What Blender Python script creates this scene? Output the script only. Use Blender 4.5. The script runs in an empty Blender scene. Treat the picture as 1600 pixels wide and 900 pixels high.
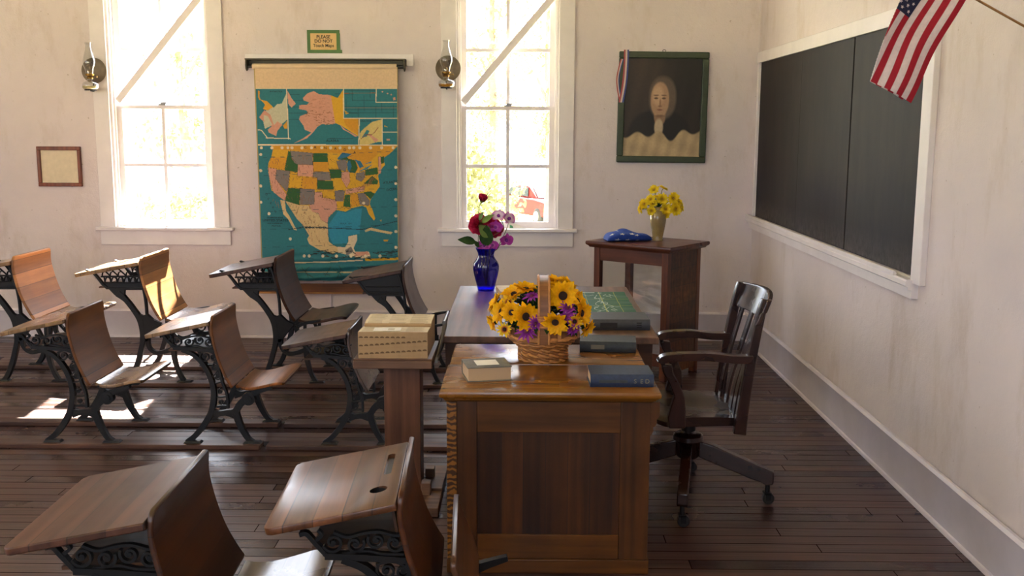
import bpy, bmesh, math, random
import numpy as np
from mathutils import Vector, Matrix, Euler
random.seed(7)
SC = bpy.context.scene
COL = SC.collection
PI = math.pi

# ------------------------------------------------------------------ camera, light, exposure
F, CAMH = 1587.6, 1.75
PITCH, YAW, ROLL = .155996, .0110476, .0038564
_fw = Vector((-math.sin(YAW)*math.cos(PITCH), math.cos(YAW)*math.cos(PITCH), -math.sin(PITCH)))
_r = Vector((math.cos(YAW), math.sin(YAW), 0)); _u = _r.cross(_fw)
CR = _r*math.cos(ROLL)+_u*math.sin(ROLL); CU = _u*math.cos(ROLL)-_r*math.sin(ROLL)
CPOS = Vector((0, 0, CAMH))
cd = bpy.data.cameras.new('camera'); cam = bpy.data.objects.new('camera', cd); COL.objects.link(cam)
cd.sensor_fit = 'HORIZONTAL'; cd.sensor_width = 36.0; cd.lens = F/1600*36.0; cd.clip_start = .05; cd.clip_end = 500
cam.matrix_world = Matrix(((CR.x, CU.x, -_fw.x, 0), (CR.y, CU.y, -_fw.y, 0), (CR.z, CU.z, -_fw.z, CAMH), (0, 0, 0, 1)))
SC.camera = cam

SKY_STRENGTH = 1.0
SUN_STRENGTH = 20.0
SUN_DIR = Vector((.11, -1.0, -1.4))
EXPOSURE = 3.4
w = bpy.data.worlds.new('sky'); SC.world = w; w.use_nodes = True
w.node_tree.nodes['Background'].inputs[0].default_value = (.86, .92, 1.06, 1)
w.node_tree.nodes['Background'].inputs[1].default_value = SKY_STRENGTH
sd = bpy.data.lights.new('sun', 'SUN'); sd.energy = SUN_STRENGTH; sd.angle = math.radians(.6); sd.color = (1, .95, .87)
so = bpy.data.objects.new('sun', sd); COL.objects.link(so); so.location = (-4, 20, 25)
so.rotation_euler = SUN_DIR.to_track_quat('-Z', 'Y').to_euler()
SC.view_settings.view_transform = 'Standard'; SC.view_settings.look = 'None'
SC.view_settings.exposure = EXPOSURE; SC.view_settings.gamma = 1.0; SC.view_settings.use_curve_mapping = False
SC.cycles.max_bounces = 10; SC.cycles.diffuse_bounces = 6; SC.cycles.glossy_bounces = 4
SC.cycles.transparent_max_bounces = 24; SC.cycles.transmission_bounces = 8
SC.cycles.sample_clamp_indirect = 6.0; SC.cycles.caustics_reflective = False; SC.cycles.caustics_refractive = False

def ray(x, y): return _fw + CR*((x-800)/F) + CU*((450-y)/F)
def onY(x, y, Y): d = ray(x, y); return CPOS+d*(Y/d.y)
def onZ(x, y, Z): d = ray(x, y); return CPOS+d*((Z-CAMH)/d.z)
def onX(x, y, X): d = ray(x, y); return CPOS+d*(X/d.x)

# ------------------------------------------------------------------ helpers
MATS = {}
WORLD_M = {}
def srgb(h):
    h = h.lstrip('#'); o = []
    for i in (0, 2, 4):
        c = int(h[i:i+2], 16)/255
        o.append(c/12.92 if c <= .04045 else ((c+.055)/1.055)**2.4)
    return tuple(o)
def tag(o, label=None, cat=None, group=None, kind=None):
    if label: o['label'] = label
    if cat: o['category'] = cat
    if group: o['group'] = group
    if kind: o['kind'] = kind
    return o
def thing(name, label=None, cat=None, loc=(0, 0, 0), rot=None, scale=1.0, group=None, kind=None):
    o = bpy.data.objects.new(name, None); COL.objects.link(o); o.empty_display_size = .05
    m = Matrix.Translation(Vector(loc))
    if rot is not None:
        m = m @ (rot.to_4x4() if isinstance(rot, Matrix) else Euler(rot).to_matrix().to_4x4())
    m = m @ Matrix.Scale(scale, 4)
    o.matrix_world = m; WORLD_M[o.name] = m
    return tag(o, label, cat, group, kind)
def obj(name, bm, mat, parent=None, world=False, smooth=40, bevel=0, seg=2, cen=None):
    """bmesh -> one mesh object. world=True: vertices are in world space and are taken into the parent's space."""
    if parent is not None and world:
        m = WORLD_M[parent.name].inverted(); bmesh.ops.transform(bm, matrix=m, verts=bm.verts)
    if cen is not None:
        bmesh.ops.translate(bm, vec=-Vector(cen), verts=bm.verts)
    bmesh.ops.recalc_face_normals(bm, faces=bm.faces)
    me = bpy.data.meshes.new(name); bm.to_mesh(me); bm.free()
    for m_ in (mat if isinstance(mat, (list, tuple)) else [mat]): me.materials.append(m_)
    if smooth:
        for p in me.polygons: p.use_smooth = True
        me.set_sharp_from_angle(angle=math.radians(smooth))
    o = bpy.data.objects.new(name, me); COL.objects.link(o)
    if cen is not None: o.location = cen
    if parent is not None: o.parent = parent
    WORLD_M[o.name] = (WORLD_M[parent.name].copy() if parent is not None else Matrix.Translation(Vector(cen) if cen is not None else Vector((0, 0, 0))))
    if bevel:
        b = o.modifiers.new('bevel', 'BEVEL'); b.width = bevel; b.segments = seg; b.limit_method = 'ANGLE'; b.angle_limit = math.radians(40)
        b.harden_normals = False
    return o
def B(): return bmesh.new()
def quadf(bm, *v):
    try: return bm.faces.new(v)
    except ValueError: return None
def box(bm, x0, x1, y0, y1, z0, z1, m=None):
    vs = [bm.verts.new((x, y, z)) for z in (z0, z1) for y in (y0, y1) for x in (x0, x1)]
    for f in ((0, 1, 3, 2), (4, 6, 7, 5), (0, 4, 5, 1), (2, 3, 7, 6), (0, 2, 6, 4), (1, 5, 7, 3)): bm.faces.new([vs[i] for i in f])
    if m is not None: bmesh.ops.transform(bm, matrix=m, verts=vs)
    return bm
def hexa(bm, lo, hi):
    a = [bm.verts.new(p) for p in lo]; b = [bm.verts.new(p) for p in hi]; n = len(a)
    bm.faces.new(a[::-1]); bm.faces.new(b)
    for i in range(n): bm.faces.new((a[i], a[(i+1) % n], b[(i+1) % n], b[i]))
    return bm
def prism(bm, poly, f, d0, d1):
    """polygon (a, b) -> f(a, b, d), thick from d0 to d1"""
    return hexa(bm, [f(a, b, d0) for a, b in poly], [f(a, b, d1) for a, b in poly])
def spread(w, n):
    if not isinstance(w, (list, tuple)): return [w]*n
    if len(w) == n: return list(w)
    if len(w) == 1: return [w[0]]*n
    o = []
    for i in range(n):
        t = i*(len(w)-1)/(n-1); k = min(int(t), len(w)-2); o.append(w[k]+(w[k+1]-w[k])*(t-k))
    return o
def bar(bm, pts, w, f, d0, d1):
    """flat strip along a polyline in a plane, width w (number or list), thickness d0..d1"""
    n = len(pts); P = [Vector((p[0], p[1])) for p in pts]
    w = spread(w, n)
    L, R = [], []
    for i in range(n):
        t = (P[min(i+1, n-1)]-P[max(i-1, 0)])
        t = t.normalized() if t.length > 1e-9 else Vector((1, 0)); nn = Vector((-t.y, t.x))*w[i]*.5
        L.append(P[i]+nn); R.append(P[i]-nn)
    rings = [[bm.verts.new(f(L[i].x, L[i].y, d0)), bm.verts.new(f(R[i].x, R[i].y, d0)), bm.verts.new(f(R[i].x, R[i].y, d1)), bm.verts.new(f(L[i].x, L[i].y, d1))] for i in range(n)]
    for i in range(n-1):
        for k in range(4): bm.faces.new((rings[i][k], rings[i][(k+1) % 4], rings[i+1][(k+1) % 4], rings[i+1][k]))
    bm.faces.new(rings[0][::-1]); bm.faces.new(rings[-1])
    return bm
def smoothpts(pts, n=6, closed=False):
    """Catmull-Rom through pts (any dimension)"""
    P = [Vector(p) for p in pts]; N = len(P); out = []
    rng = range(N if closed else N-1)
    for i in rng:
        if closed: a, b, c, d = P[(i-1) % N], P[i], P[(i+1) % N], P[(i+2) % N]
        else: a, b, c, d = P[max(i-1, 0)], P[i], P[i+1], P[min(i+2, N-1)]
        for k in range(n):
            t = k/n
            out.append(.5*((2*b)+(c-a)*t+(2*a-5*b+4*c-d)*t*t+(3*b-a-3*c+d)*t**3))
    if not closed: out.append(P[-1])
    return out
def tube(bm, pts, r, n=8, closed=False, cap=True, flat=1.0, up=None):
    P = [Vector(p) for p in pts]; N = len(P)
    rr = spread(r, N)
    rings = []; prev = None
    for i in range(N):
        if closed: t = P[(i+1) % N]-P[(i-1) % N]
        else: t = P[min(i+1, N-1)]-P[max(i-1, 0)]
        t = t.normalized() if t.length > 1e-9 else Vector((0, 0, 1))
        if prev is None:
            a = Vector(up) if up is not None else (Vector((0, 0, 1)) if abs(t.z) < .9 else Vector((1, 0, 0)))
        else: a = prev
        s = (a-t*a.dot(t)); s = s.normalized() if s.length > 1e-6 else t.orthogonal().normalized()
        prev = s; b = t.cross(s)
        rings.append([bm.verts.new(P[i]+s*math.cos(2*PI*k/n)*rr[i]+b*math.sin(2*PI*k/n)*rr[i]*flat) for k in range(n)])
    for i in range(N if closed else N-1):
        A, Bq = rings[i], rings[(i+1) % N]
        for k in range(n): quadf(bm, A[k], A[(k+1) % n], Bq[(k+1) % n], Bq[k])
    if cap and not closed: bm.faces.new(rings[0][::-1]); bm.faces.new(rings[-1])
    return bm
def lathe(bm, prof, c=(0, 0, 0), n=32, m=None, capb=False, capt=False):
    c = Vector(c); rings = []
    for r, z in prof:
        ring = [bm.verts.new(c+Vector((r*math.cos(2*PI*k/n), r*math.sin(2*PI*k/n), z))) for k in range(n)]
        rings.append(ring)
    for i in range(len(rings)-1):
        for k in range(n): bm.faces.new((rings[i][k], rings[i][(k+1) % n], rings[i+1][(k+1) % n], rings[i+1][k]))
    if capb: bm.faces.new(rings[0][::-1])
    if capt: bm.faces.new(rings[-1])
    if m is not None: bmesh.ops.transform(bm, matrix=m, verts=[v for r_ in rings for v in r_])
    return bm
def cyl(bm, a, b, r, n=16, r2=None): return tube(bm, [a, b], [r, r if r2 is None else r2], n)
def board(bm, prof, hw, th, f=None, side=1):
    """curved board: profile (x, z) list swept across y, half width hw (number or list), thickness th to one side"""
    P = [Vector((p[0], p[1])) for p in prof]; n = len(P); rings = []
    if not isinstance(hw, (list, tuple)): hw = [hw]*n
    for i in range(n):
        t = (P[min(i+1, n-1)]-P[max(i-1, 0)]).normalized(); nn = Vector((-t.y, t.x))*th*side
        q = P[i]+nn; h = hw[i]
        h0, h1 = (h if isinstance(h, tuple) else (-h, h))
        pts = [(P[i].x, h0, P[i].y), (P[i].x, h1, P[i].y), (q.x, h1, q.y), (q.x, h0, q.y)]
        rings.append([bm.verts.new(f(*p) if f else p) for p in pts])
    for i in range(n-1):
        for k in range(4): bm.faces.new((rings[i][k], rings[i][(k+1) % 4], rings[i+1][(k+1) % 4], rings[i+1][k]))
    bm.faces.new(rings[0][::-1]); bm.faces.new(rings[-1])
    return bm
def gridsurf(bm, f, nu, nv, closeu=False):
    V = [[bm.verts.new(f(i/(nu if closeu else nu-1), j/(nv-1))) for j in range(nv)] for i in range(nu)]
    for i in range(nu if closeu else nu-1):
        for j in range(nv-1): bm.faces.new((V[i][j], V[(i+1) % nu][j], V[(i+1) % nu][j+1], V[i][j+1]))
    return V
def spiral(c, r0, r1, a0, turns, n=22):
    return [(c[0]+(r0+(r1-r0)*i/n)*math.cos(a0+turns*2*PI*i/n), c[1]+(r0+(r1-r0)*i/n)*math.sin(a0+turns*2*PI*i/n)) for i in range(n+1)]
def text_into(bm, s, size, m, thick=0.0, align='CENTER', space=1.0, bold=0.0):
    cu = bpy.data.curves.new('t', 'FONT'); cu.body = s; cu.size = size; cu.align_x = align; cu.align_y = 'CENTER'; cu.extrude = thick; cu.space_character = space; cu.offset = bold*size
    o = bpy.data.objects.new('t', cu); COL.objects.link(o)
    dg = bpy.context.evaluated_depsgraph_get(); me = bpy.data.meshes.new_from_object(o.evaluated_get(dg))
    me.transform(m); bm.from_mesh(me)
    bpy.data.objects.remove(o); bpy.data.curves.remove(cu); bpy.data.meshes.remove(me)
    return bm
def cut(o, cutters):
    """boolean difference, applied"""
    for c in cutters:
        md = o.modifiers.new('cut', 'BOOLEAN'); md.operation = 'DIFFERENCE'; md.object = c; md.solver = 'EXACT'
    dg = bpy.context.evaluated_depsgraph_get(); dg.update()
    me = bpy.data.meshes.new_from_object(o.evaluated_get(dg)); o.modifiers.clear(); o.data = me
    for c in cutters: bpy.data.objects.remove(c)
    for p in me.polygons: p.use_smooth = True
    me.set_sharp_from_angle(angle=math.radians(40))
def copy_tree(o, parent=None):
    c = o.copy(); COL.objects.link(c)
    if parent is not None: c.parent = parent
    for ch in list(o.children): copy_tree(ch, c)
    return c

# ------------------------------------------------------------------ materials
class NT:
    def __init__(s, name):
        s.m = bpy.data.materials.new(name); s.m.use_nodes = True; s.t = s.m.node_tree; s.b = s.t.nodes['Principled BSDF']; MATS[name] = s.m
    def n(s, ty, **kw):
        x = s.t.nodes.new('ShaderNode'+ty)
        for k, v in kw.items(): setattr(x, k, v)
        return x
    def l(s, a, b): s.t.links.new(a, b)
    def set(s, **kw):
        for k, v in kw.items():
            i = s.b.inputs[k.replace('_', ' ')]
            i.default_value = (tuple(v)+(1,) if hasattr(v, '__len__') and len(v) == 3 else v)
        return s
    def math(s, op, a, b=None, c=None):
        x = s.n('Math', operation=op)
        for i, q in enumerate((a, b, c)):
            if q is None: continue
            if hasattr(q, 'is_output'): s.l(q, x.inputs[i])
            else: x.inputs[i].default_value = q
        return x.outputs[0]
    def obj(s, scale=(1, 1, 1), rot=(0, 0, 0)):
        tc = s.n('TexCoord'); mp = s.n('Mapping'); mp.inputs['Scale'].default_value = scale; mp.inputs['Rotation'].default_value = rot
        s.l(tc.outputs['Object'], mp.inputs['Vector']); return mp.outputs[0]
    def noise(s, vec, scale, detail=4, rough=.55):
        x = s.n('TexNoise'); x.inputs['Scale'].default_value = scale; x.inputs['Detail'].default_value = detail; x.inputs['Roughness'].default_value = rough
        s.l(vec, x.inputs['Vector']); return x.outputs[0]
    def ramp(s, fac, stops):
        x = s.n('ValToRGB'); e = x.color_ramp.elements
        while len(e) < len(stops): e.new(.5)
        for el, (p, c) in zip(e, stops): el.position = p; el.color = tuple(c)+(1,)
        s.l(fac, x.inputs[0]); return x.outputs[0]
    def mix(s, fac, a, b, mode='MIX'):
        x = s.n('Mix', data_type='RGBA', blend_type=mode)
        for i, q in ((0, fac), (6, a), (7, b)):
            if hasattr(q, 'is_output'): s.l(q, x.inputs[i])
            else: x.inputs[i].default_value = (tuple(q)+(1,) if hasattr(q, '__len__') and len(q) == 3 else q)
        return x.outputs[2]
    def bump(s, h, strength=.2, dist=.01):
        x = s.n('Bump'); x.inputs['Strength'].default_value = strength; x.inputs['Distance'].default_value = dist
        s.l(h, x.inputs['Height']); s.l(x.outputs[0], s.b.inputs['Normal'])
def plain(name, hexc, rough=.6, metal=0.0, var=.12, scale=14, bump=.05, spec=.5, coat=0.0):
    k = NT(name); c = srgb(hexc); v = k.obj()
    f = k.noise(v, scale, 5)
    k.l(k.ramp(f, [(.3, [x*(1-var) for x in c]), (.7, [min(1, x*(1+var)) for x in c])]), k.b.inputs['Base Color'])
    k.set(Roughness=rough, Metallic=metal, Specular_IOR_Level=spec, Coat_Weight=coat)
    if bump: k.bump(f, bump, .005)
    return k.m
def wood(name, dark, light, grain='Y', rough=.38, seam=None, sc=1.0, mott=.35, spec=.38, coat=0.0, gs=1.0, wear=None):
    k = NT(name); d, l_ = srgb(dark), srgb(light)
    st = {'X': (1.4, 26, 26), 'Y': (26, 1.4, 26), 'Z': (26, 26, 1.4)}[grain]
    v = k.obj(tuple(a*sc for a in st)); v0 = k.obj((1, 1, 1))
    tc = k.n('TexCoord'); sep = k.n('SeparateXYZ'); k.l(tc.outputs['Object'], sep.inputs[0])
    g = k.noise(v, 1.0*gs, 6, .6); big = k.noise(v0, 5*sc, 3)
    wv = k.n('TexWave'); wv.wave_type = 'BANDS'; wv.bands_direction = {'X': 'Y', 'Y': 'X', 'Z': 'X'}[grain]
    wst = {'X': (.6, 8, 8), 'Y': (8, .6, 8), 'Z': (8, 8, .6)}[grain]
    k.l(k.obj(tuple(a*sc for a in wst)), wv.inputs['Vector']); wv.inputs['Scale'].default_value = 1.0; wv.inputs['Distortion'].default_value = 7; wv.inputs['Detail'].default_value = 2
    f = k.math('ADD', k.math('MULTIPLY', g, .88), k.math('MULTIPLY', wv.outputs[1], .12))
    col = k.ramp(f, [(.28, d), (.72, l_)])
    mo = k.ramp(big, [(.3, [1-mott]*3), (.7, [1+mott*.4]*3)])
    col = k.mix(1.0, col, mo, 'MULTIPLY'); h = f
    if seam:
        ax, sp = seam[0], seam[1]; off = seam[2] if len(seam) > 2 else 0.0
        q = k.math('DIVIDE', k.math('ADD', sep.outputs['XYZ'.index(ax)], 10+off), sp)
        wn = k.n('TexWhiteNoise', noise_dimensions='1D'); k.l(k.math('FLOOR', q), wn.inputs['W'])
        col = k.mix(1.0, col, k.ramp(wn.outputs[0], [(0, (.5, .48, .46)), (1, (1.3, 1.26, 1.22))]), 'MULTIPLY')
        fr = k.math('FRACT', q); line = k.math('LESS_THAN', fr, .0042/sp)
        col = k.mix(k.math('MULTIPLY', line, .6), col, (.01, .008, .006))
        h = k.math('SUBTRACT', f, k.math('MULTIPLY', line, 1.5))
    if wear:
        wn_ = k.noise(v0, 9, 8, .7); col = k.mix(k.math('MULTIPLY', k.ramp(wn_, [(.55, (0, 0, 0)), (.75, (1, 1, 1))]), .5), col, srgb(wear))
    k.l(col, k.b.inputs['Base Color']); k.set(Specular_IOR_Level=spec, Coat_Weight=coat, Coat_Roughness=.15)
    k.l(k.math('ADD', k.math('MULTIPLY', big, .25), rough-.12), k.b.inputs['Roughness'])
    k.bump(h, .16, .004)
    return k.m
def vcol(name, rough=.7, attr='paint', bump=None, spec=.3, sheen=0.0):
    k = NT(name); a = k.n('Attribute', attribute_name=attr); v = k.obj()
    f = k.noise(v, 60, 5); g = k.mix(1.0, a.outputs['Color'], k.ramp(f, [(.3, (.9,)*3), (.7, (1.06,)*3)]), 'MULTIPLY')
    k.l(g, k.b.inputs['Base Color']); k.set(Roughness=rough, Specular_IOR_Level=spec)
    k.bump(f, bump or .05, .002); return k.m
def glassy(name, tint, rough=.03, refl=1.0, dirt=0.0, tr=None):
    """thin pane: transparent with a fresnel reflection"""
    k = NT(name); k.t.nodes.remove(k.b)
    out = k.t.nodes['Material Output']; tr_ = k.n('BsdfTransparent'); gl = k.n('BsdfGlossy'); mx = k.n('MixShader'); fr = k.n('Fresnel')
    tr_.inputs[0].default_value = tuple(tint)+(1,); gl.inputs[0].default_value = (1, 1, 1, 1); gl.inputs['Roughness'].default_value = rough; fr.inputs[0].default_value = 1.45
    ge = k.n('NewGeometry'); k.l(k.math('MULTIPLY', k.math('MULTIPLY', fr.outputs[0], refl), k.math('SUBTRACT', 1.0, ge.outputs['Backfacing'])), mx.inputs[0]); k.l(tr_.outputs[0], mx.inputs[1]); k.l(gl.outputs[0], mx.inputs[2]); res = mx.outputs[0]
    if dirt:
        df = k.n('BsdfTranslucent'); df.inputs[0].default_value = (.8, .8, .8, 1); m2 = k.n('MixShader')
        f = k.noise(k.obj(), 7, 6, .7); k.l(k.math('MULTIPLY', k.ramp(f, [(.4, (.1,)*3), (.75, (1,)*3)]), dirt), m2.inputs[0])
        k.l(res, m2.inputs[1]); k.l(df.outputs[0], m2.inputs[2]); res = m2.outputs[0]
    k.l(res, out.inputs[0]); return k.m

def plaster(name, base, stain):
    k = NT(name); v = k.obj(); c = srgb(base)
    n1 = k.noise(v, 1.3, 5, .6); n2 = k.noise(v, 22, 6, .6); n3 = k.noise(k.obj((1, 1, .35)), 3.1, 7, .72); n4 = k.noise(v, 140, 2)
    col = k.ramp(n1, [(.3, [x*.93 for x in c]), (.7, [min(1, x*1.04) for x in c])])
    col = k.mix(k.math('MULTIPLY', k.ramp(n3, [(.52, (0, 0, 0)), (.76, (1, 1, 1))]), .6), col, srgb(stain))
    spk = k.ramp(k.noise(v, 33, 2, .5), [(.74, (0, 0, 0)), (.78, (1, 1, 1))])
    col = k.mix(k.math('MULTIPLY', spk, .5), col, srgb('#8a7660'))
    k.l(col, k.b.inputs['Base Color']); k.set(Roughness=.75, Specular_IOR_Level=.25)
    k.bump(k.math('ADD', n2, k.math('MULTIPLY', n4, .35)), .45, .008); return k.m

M_WALL = plaster('aged_plaster', '#dacfcf', '#b8a595')
M_TRIM = plain('white_trim_paint', '#e2dbdb', .45, var=.05, scale=6, bump=.06)
M_BASEB = plain('baseboard_paint', '#d2cad2', .5, var=.07, scale=5, bump=.08)
M_CEIL = plain('ceiling_paint', '#cfc6bc', .8, var=.05)
M_IRON = plain('black_cast_iron', '#0d0c0c', .5, 0, var=.25, scale=20, bump=.12, spec=.35)
M_OAKTOP = wood('honey_oak_top', '#5c3611', '#946022', 'X', .25, coat=.15, sc=.8, mott=.3)
M_OAKV = wood('dark_oak_upright', '#331b08', '#5c3511', 'Z', .4, sc=.8, mott=.35)
M_OAKP = wood('dark_oak_planks', '#2d1706', '#522d0d', 'Z', .42, seam=('X', .087, .02), sc=.8, mott=.35)
M_OAKH = wood('oak_cross_rail', '#42250a', '#704315', 'X', .38, sc=.8, mott=.3)
M_DESKTOPB = wood('brown_walnut_top', '#4a3224', '#7a5743', 'Y', .50, coat=0, spec=.55, sc=.7, mott=.25)
M_WALNUT = wood('brown_walnut_side', '#3a2417', '#5b3b26', 'X', .4, sc=.8)
M_CHAIR = wood('mahogany', '#1b0d09', '#351a12', 'X', .27, coat=.2, sc=.8, mott=.3)
M_CHAIRV = wood('mahogany_upright', '#1b0d09', '#351a12', 'Z', .27, coat=.2, sc=.8, mott=.3)
M_CAB = wood('red_brown_cabinet_wood', '#43200f', '#71391c', 'Z', .4, sc=.8)
M_CABX = wood('red_brown_cabinet_top', '#3f1f13', '#6a3a26', 'X', .3, sc=.8, mott=.4)
M_CABP = wood('patched_cabinet_planks', '#37200f', '#6f4526', 'X', .5, seam=('Z', .13), sc=.9, mott=.5)
M_LECT = wood('brown_pine_post', '#4b2c1c', '#7a5038', 'Z', .5, sc=.9, mott=.3)
M_LECTX = wood('brown_pine_shelf', '#54392a', '#80604a', 'X', .5, sc=.9, mott=.3)
M_RUN = wood('dark_runner_plank', '#2f1c14', '#5a3a2b', 'X', .45, sc=.8)
M_RAILW = wood('wall_rail_wood', '#4a2c1a', '#7a4d2e', 'X', .5, sc=.8)
M_GLASS = glassy('window_glass', (.97, .98, .98), .02, 1.0, dirt=.012)
M_CLEAR = glassy('clear_lamp_glass', (.86, .87, .86), .05, 3.0)
M_CASEGL = glassy('display_case_glass', (.95, .96, .95), .02, 1.6)
M_BLUEGL = glassy('cobalt_glass', (.05, .10, .74), .04, 1.6)
M_BRASS = plain('aged_brass', '#8a6a35', .35, .85, var=.2)
M_DKMETAL = plain('tarnished_reflector_tin', '#7d7060', .55, .6, var=.35, scale=10)
M_OIL = plain('amber_lamp_oil', '#b07a1c', .15, var=.1)
M_STEEL = plain('worn_steel', '#6b6863', .35, .9, var=.2)
M_BLACK = plain('black_rubber', '#141210', .5, var=.1)
M_PAPER = plain('aged_paper', '#d9cbb0', .8, var=.06, scale=30)
M_WHITEP = plain('white_paper', '#e9e6e0', .7, var=.03)
M_INK = plain('black_ink', '#2a241f', .8, var=.05)
# ------------------------------------------------------------------ room shell
WX, WY = 1.885, 8.375         # right wall, window wall (inner faces)
LX, RY, CEIL = -6.4, -2.6, 4.3
WT = .17                      # wall thickness
OPEN = [(-3.376, -2.556), (-.546, .280)]   # window openings along the back wall
SILL, HEAD = .93, 3.80

k = NT('plank_floor')
tc = k.n('TexCoord'); sep = k.n('SeparateXYZ'); k.l(tc.outputs['Object'], sep.inputs[0])
PW = .086
qy = k.math('DIVIDE', sep.outputs[1], PW); row = k.math('FLOOR', qy)
wn = k.n('TexWhiteNoise', noise_dimensions='1D'); k.l(row, wn.inputs['W'])
qx = k.math('DIVIDE', k.math('ADD', sep.outputs[0], k.math('MULTIPLY', wn.outputs[0], 3.0)), 2.3)
wn2 = k.n('TexWhiteNoise', noise_dimensions='2D'); cmb = k.n('CombineXYZ'); k.l(k.math('FLOOR', qx), cmb.inputs[0]); k.l(row, cmb.inputs[1]); k.l(cmb.outputs[0], wn2.inputs['Vector'])
g = k.noise(k.obj((1.1, 24, 1)), 1.4, 7, .62); big = k.noise(k.obj(), 1.6, 5, .65)
col = k.ramp(g, [(.3, srgb('#22130f')), (.70, srgb('#54382f'))])
col = k.mix(1.0, col, k.ramp(wn2.outputs[0], [(0, (.58, .56, .56)), (1, (1.28, 1.25, 1.25))]), 'MULTIPLY')
col = k.mix(k.math('MULTIPLY', k.ramp(big, [(.5, (0, 0, 0)), (.72, (1, 1, 1))]), .35), col, srgb('#75605c'))
col = k.mix(k.math('MULTIPLY', k.ramp(k.noise(k.obj((1, 3, 1)), 30, 6, .7), [(.62, (0, 0, 0)), (.8, (1, 1, 1))]), .35), col, srgb('#80696a'))
gap = k.math('MAXIMUM', k.math('LESS_THAN', k.math('FRACT', qy), .06), k.math('LESS_THAN', k.math('FRACT', qx), .002))
col = k.mix(k.math('MULTIPLY', gap, .7), col, (.006, .004, .003))
k.l(col, k.b.inputs['Base Color'])
k.l(k.math('ADD', k.math('MULTIPLY', big, .2), k.math('ADD', .12, k.math('MULTIPLY', wn2.outputs[0], .2))), k.b.inputs['Roughness'])
k.l(k.math('MULTIPLY', k.math('SUBTRACT', 1.0, gap), k.math('ADD', .32, k.math('MULTIPLY', wn2.outputs[0], .22))), k.b.inputs['Specular IOR Level'])
k.bump(k.math('SUBTRACT', k.math('ADD', g, k.math('MULTIPLY', wn2.outputs[0], .8)), k.math('MULTIPLY', gap, 2.0)), .3, .005)
M_FLOOR = k.m

obj('floor', box(B(), LX-WT, WX+WT, RY-WT, WY+WT, -.12, 0), M_FLOOR)['kind'] = 'structure'
obj('ceiling', box(B(), LX-WT, WX+WT, RY-WT, WY+WT, CEIL, CEIL+.12), M_CEIL)['kind'] = 'structure'
bm = B(); xs = [LX-WT]+[v for o in OPEN for v in o]+[WX+WT]
for i in range(0, len(xs), 2): box(bm, xs[i], xs[i+1], WY, WY+WT, 0, CEIL)
for a, b in OPEN: box(bm, a, b, WY, WY+WT, 0, SILL-.03); box(bm, a, b, WY, WY+WT, HEAD, CEIL)
obj('wall_back', bm, M_WALL)['kind'] = 'structure'
obj('wall_right', box(B(), WX, WX+WT, RY-WT, WY, 0, CEIL), M_WALL)['kind'] = 'structure'
LWIN = [(.4, 1.4), (3.4, 4.4)]
bm = B(); ys = [RY-WT]+[v for o in LWIN for v in o]+[WY]
for i in range(0, len(ys), 2): box(bm, LX-WT, LX, ys[i], ys[i+1], 0, CEIL)
for a, b in LWIN: box(bm, LX-WT, LX, a, b, 0, SILL); box(bm, LX-WT, LX, a, b, HEAD, CEIL)
obj('wall_left', bm, M_WALL)['kind'] = 'structure'
RWIN = [(-5.0, -4.1), (-3.0, -2.1), (-.6, .3)]
bm = B(); xs = [LX]+[v for o in RWIN for v in o]+[WX]
for i in range(0, len(xs), 2): box(bm, xs[i], xs[i+1], RY-WT, RY, 0, CEIL)
for a, b in RWIN: box(bm, a, b, RY-WT, RY, 0, SILL); box(bm, a, b, RY-WT, RY, HEAD, CEIL)
obj('wall_front', bm, M_WALL)['kind'] = 'structure'

# sky portals: tell the renderer where daylight comes in
def portal(loc, rot, sx, sz):
    L = bpy.data.lights.new('daylight_portal', 'AREA'); L.shape = 'RECTANGLE'; L.size = sx; L.size_y = sz; L.cycles.is_portal = True
    o = bpy.data.objects.new('daylight_portal', L); COL.objects.link(o); o.location = loc; o.rotation_euler = rot
for a, b in OPEN: portal(((a+b)/2, WY+WT+.02, (SILL+HEAD)/2), (-PI/2, 0, 0), b-a, HEAD-SILL)
for a, b in RWIN: portal(((a+b)/2, RY-WT-.02, (SILL+HEAD)/2), (PI/2, 0, 0), b-a, HEAD-SILL)
for a, b in LWIN: portal((LX-WT-.02, (a+b)/2, (SILL+HEAD)/2), (PI/2, 0, -PI/2), b-a, HEAD-SILL)

# baseboards with a cap strip and a quarter round
def baseb(name, pts_fn, l0, l1):
    bm = B()
    prof = [(0, 0), (.030, 0), (.030, .006), (.026, .016), (.018, .02), (.018, .215), (.022, .222), (.012, .236), (0, .238)]
    hexa(bm, [pts_fn(a, l0, b) for a, b in prof], [pts_fn(a, l1, b) for a, b in prof])
    o = obj(name, bm, M_BASEB); o['kind'] = 'structure'
baseb('baseboard_back', lambda d, l, z: (l, WY-d, z), LX, WX-.03)
baseb('baseboard_right', lambda d, l, z: (WX-.012-d, l, z), RY, WY)
baseb('baseboard_left', lambda d, l, z: (LX+d, l, z), RY, WY)
baseb('baseboard_front', lambda d, l, z: (l, RY+d, z), LX, WX-.03)

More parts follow.
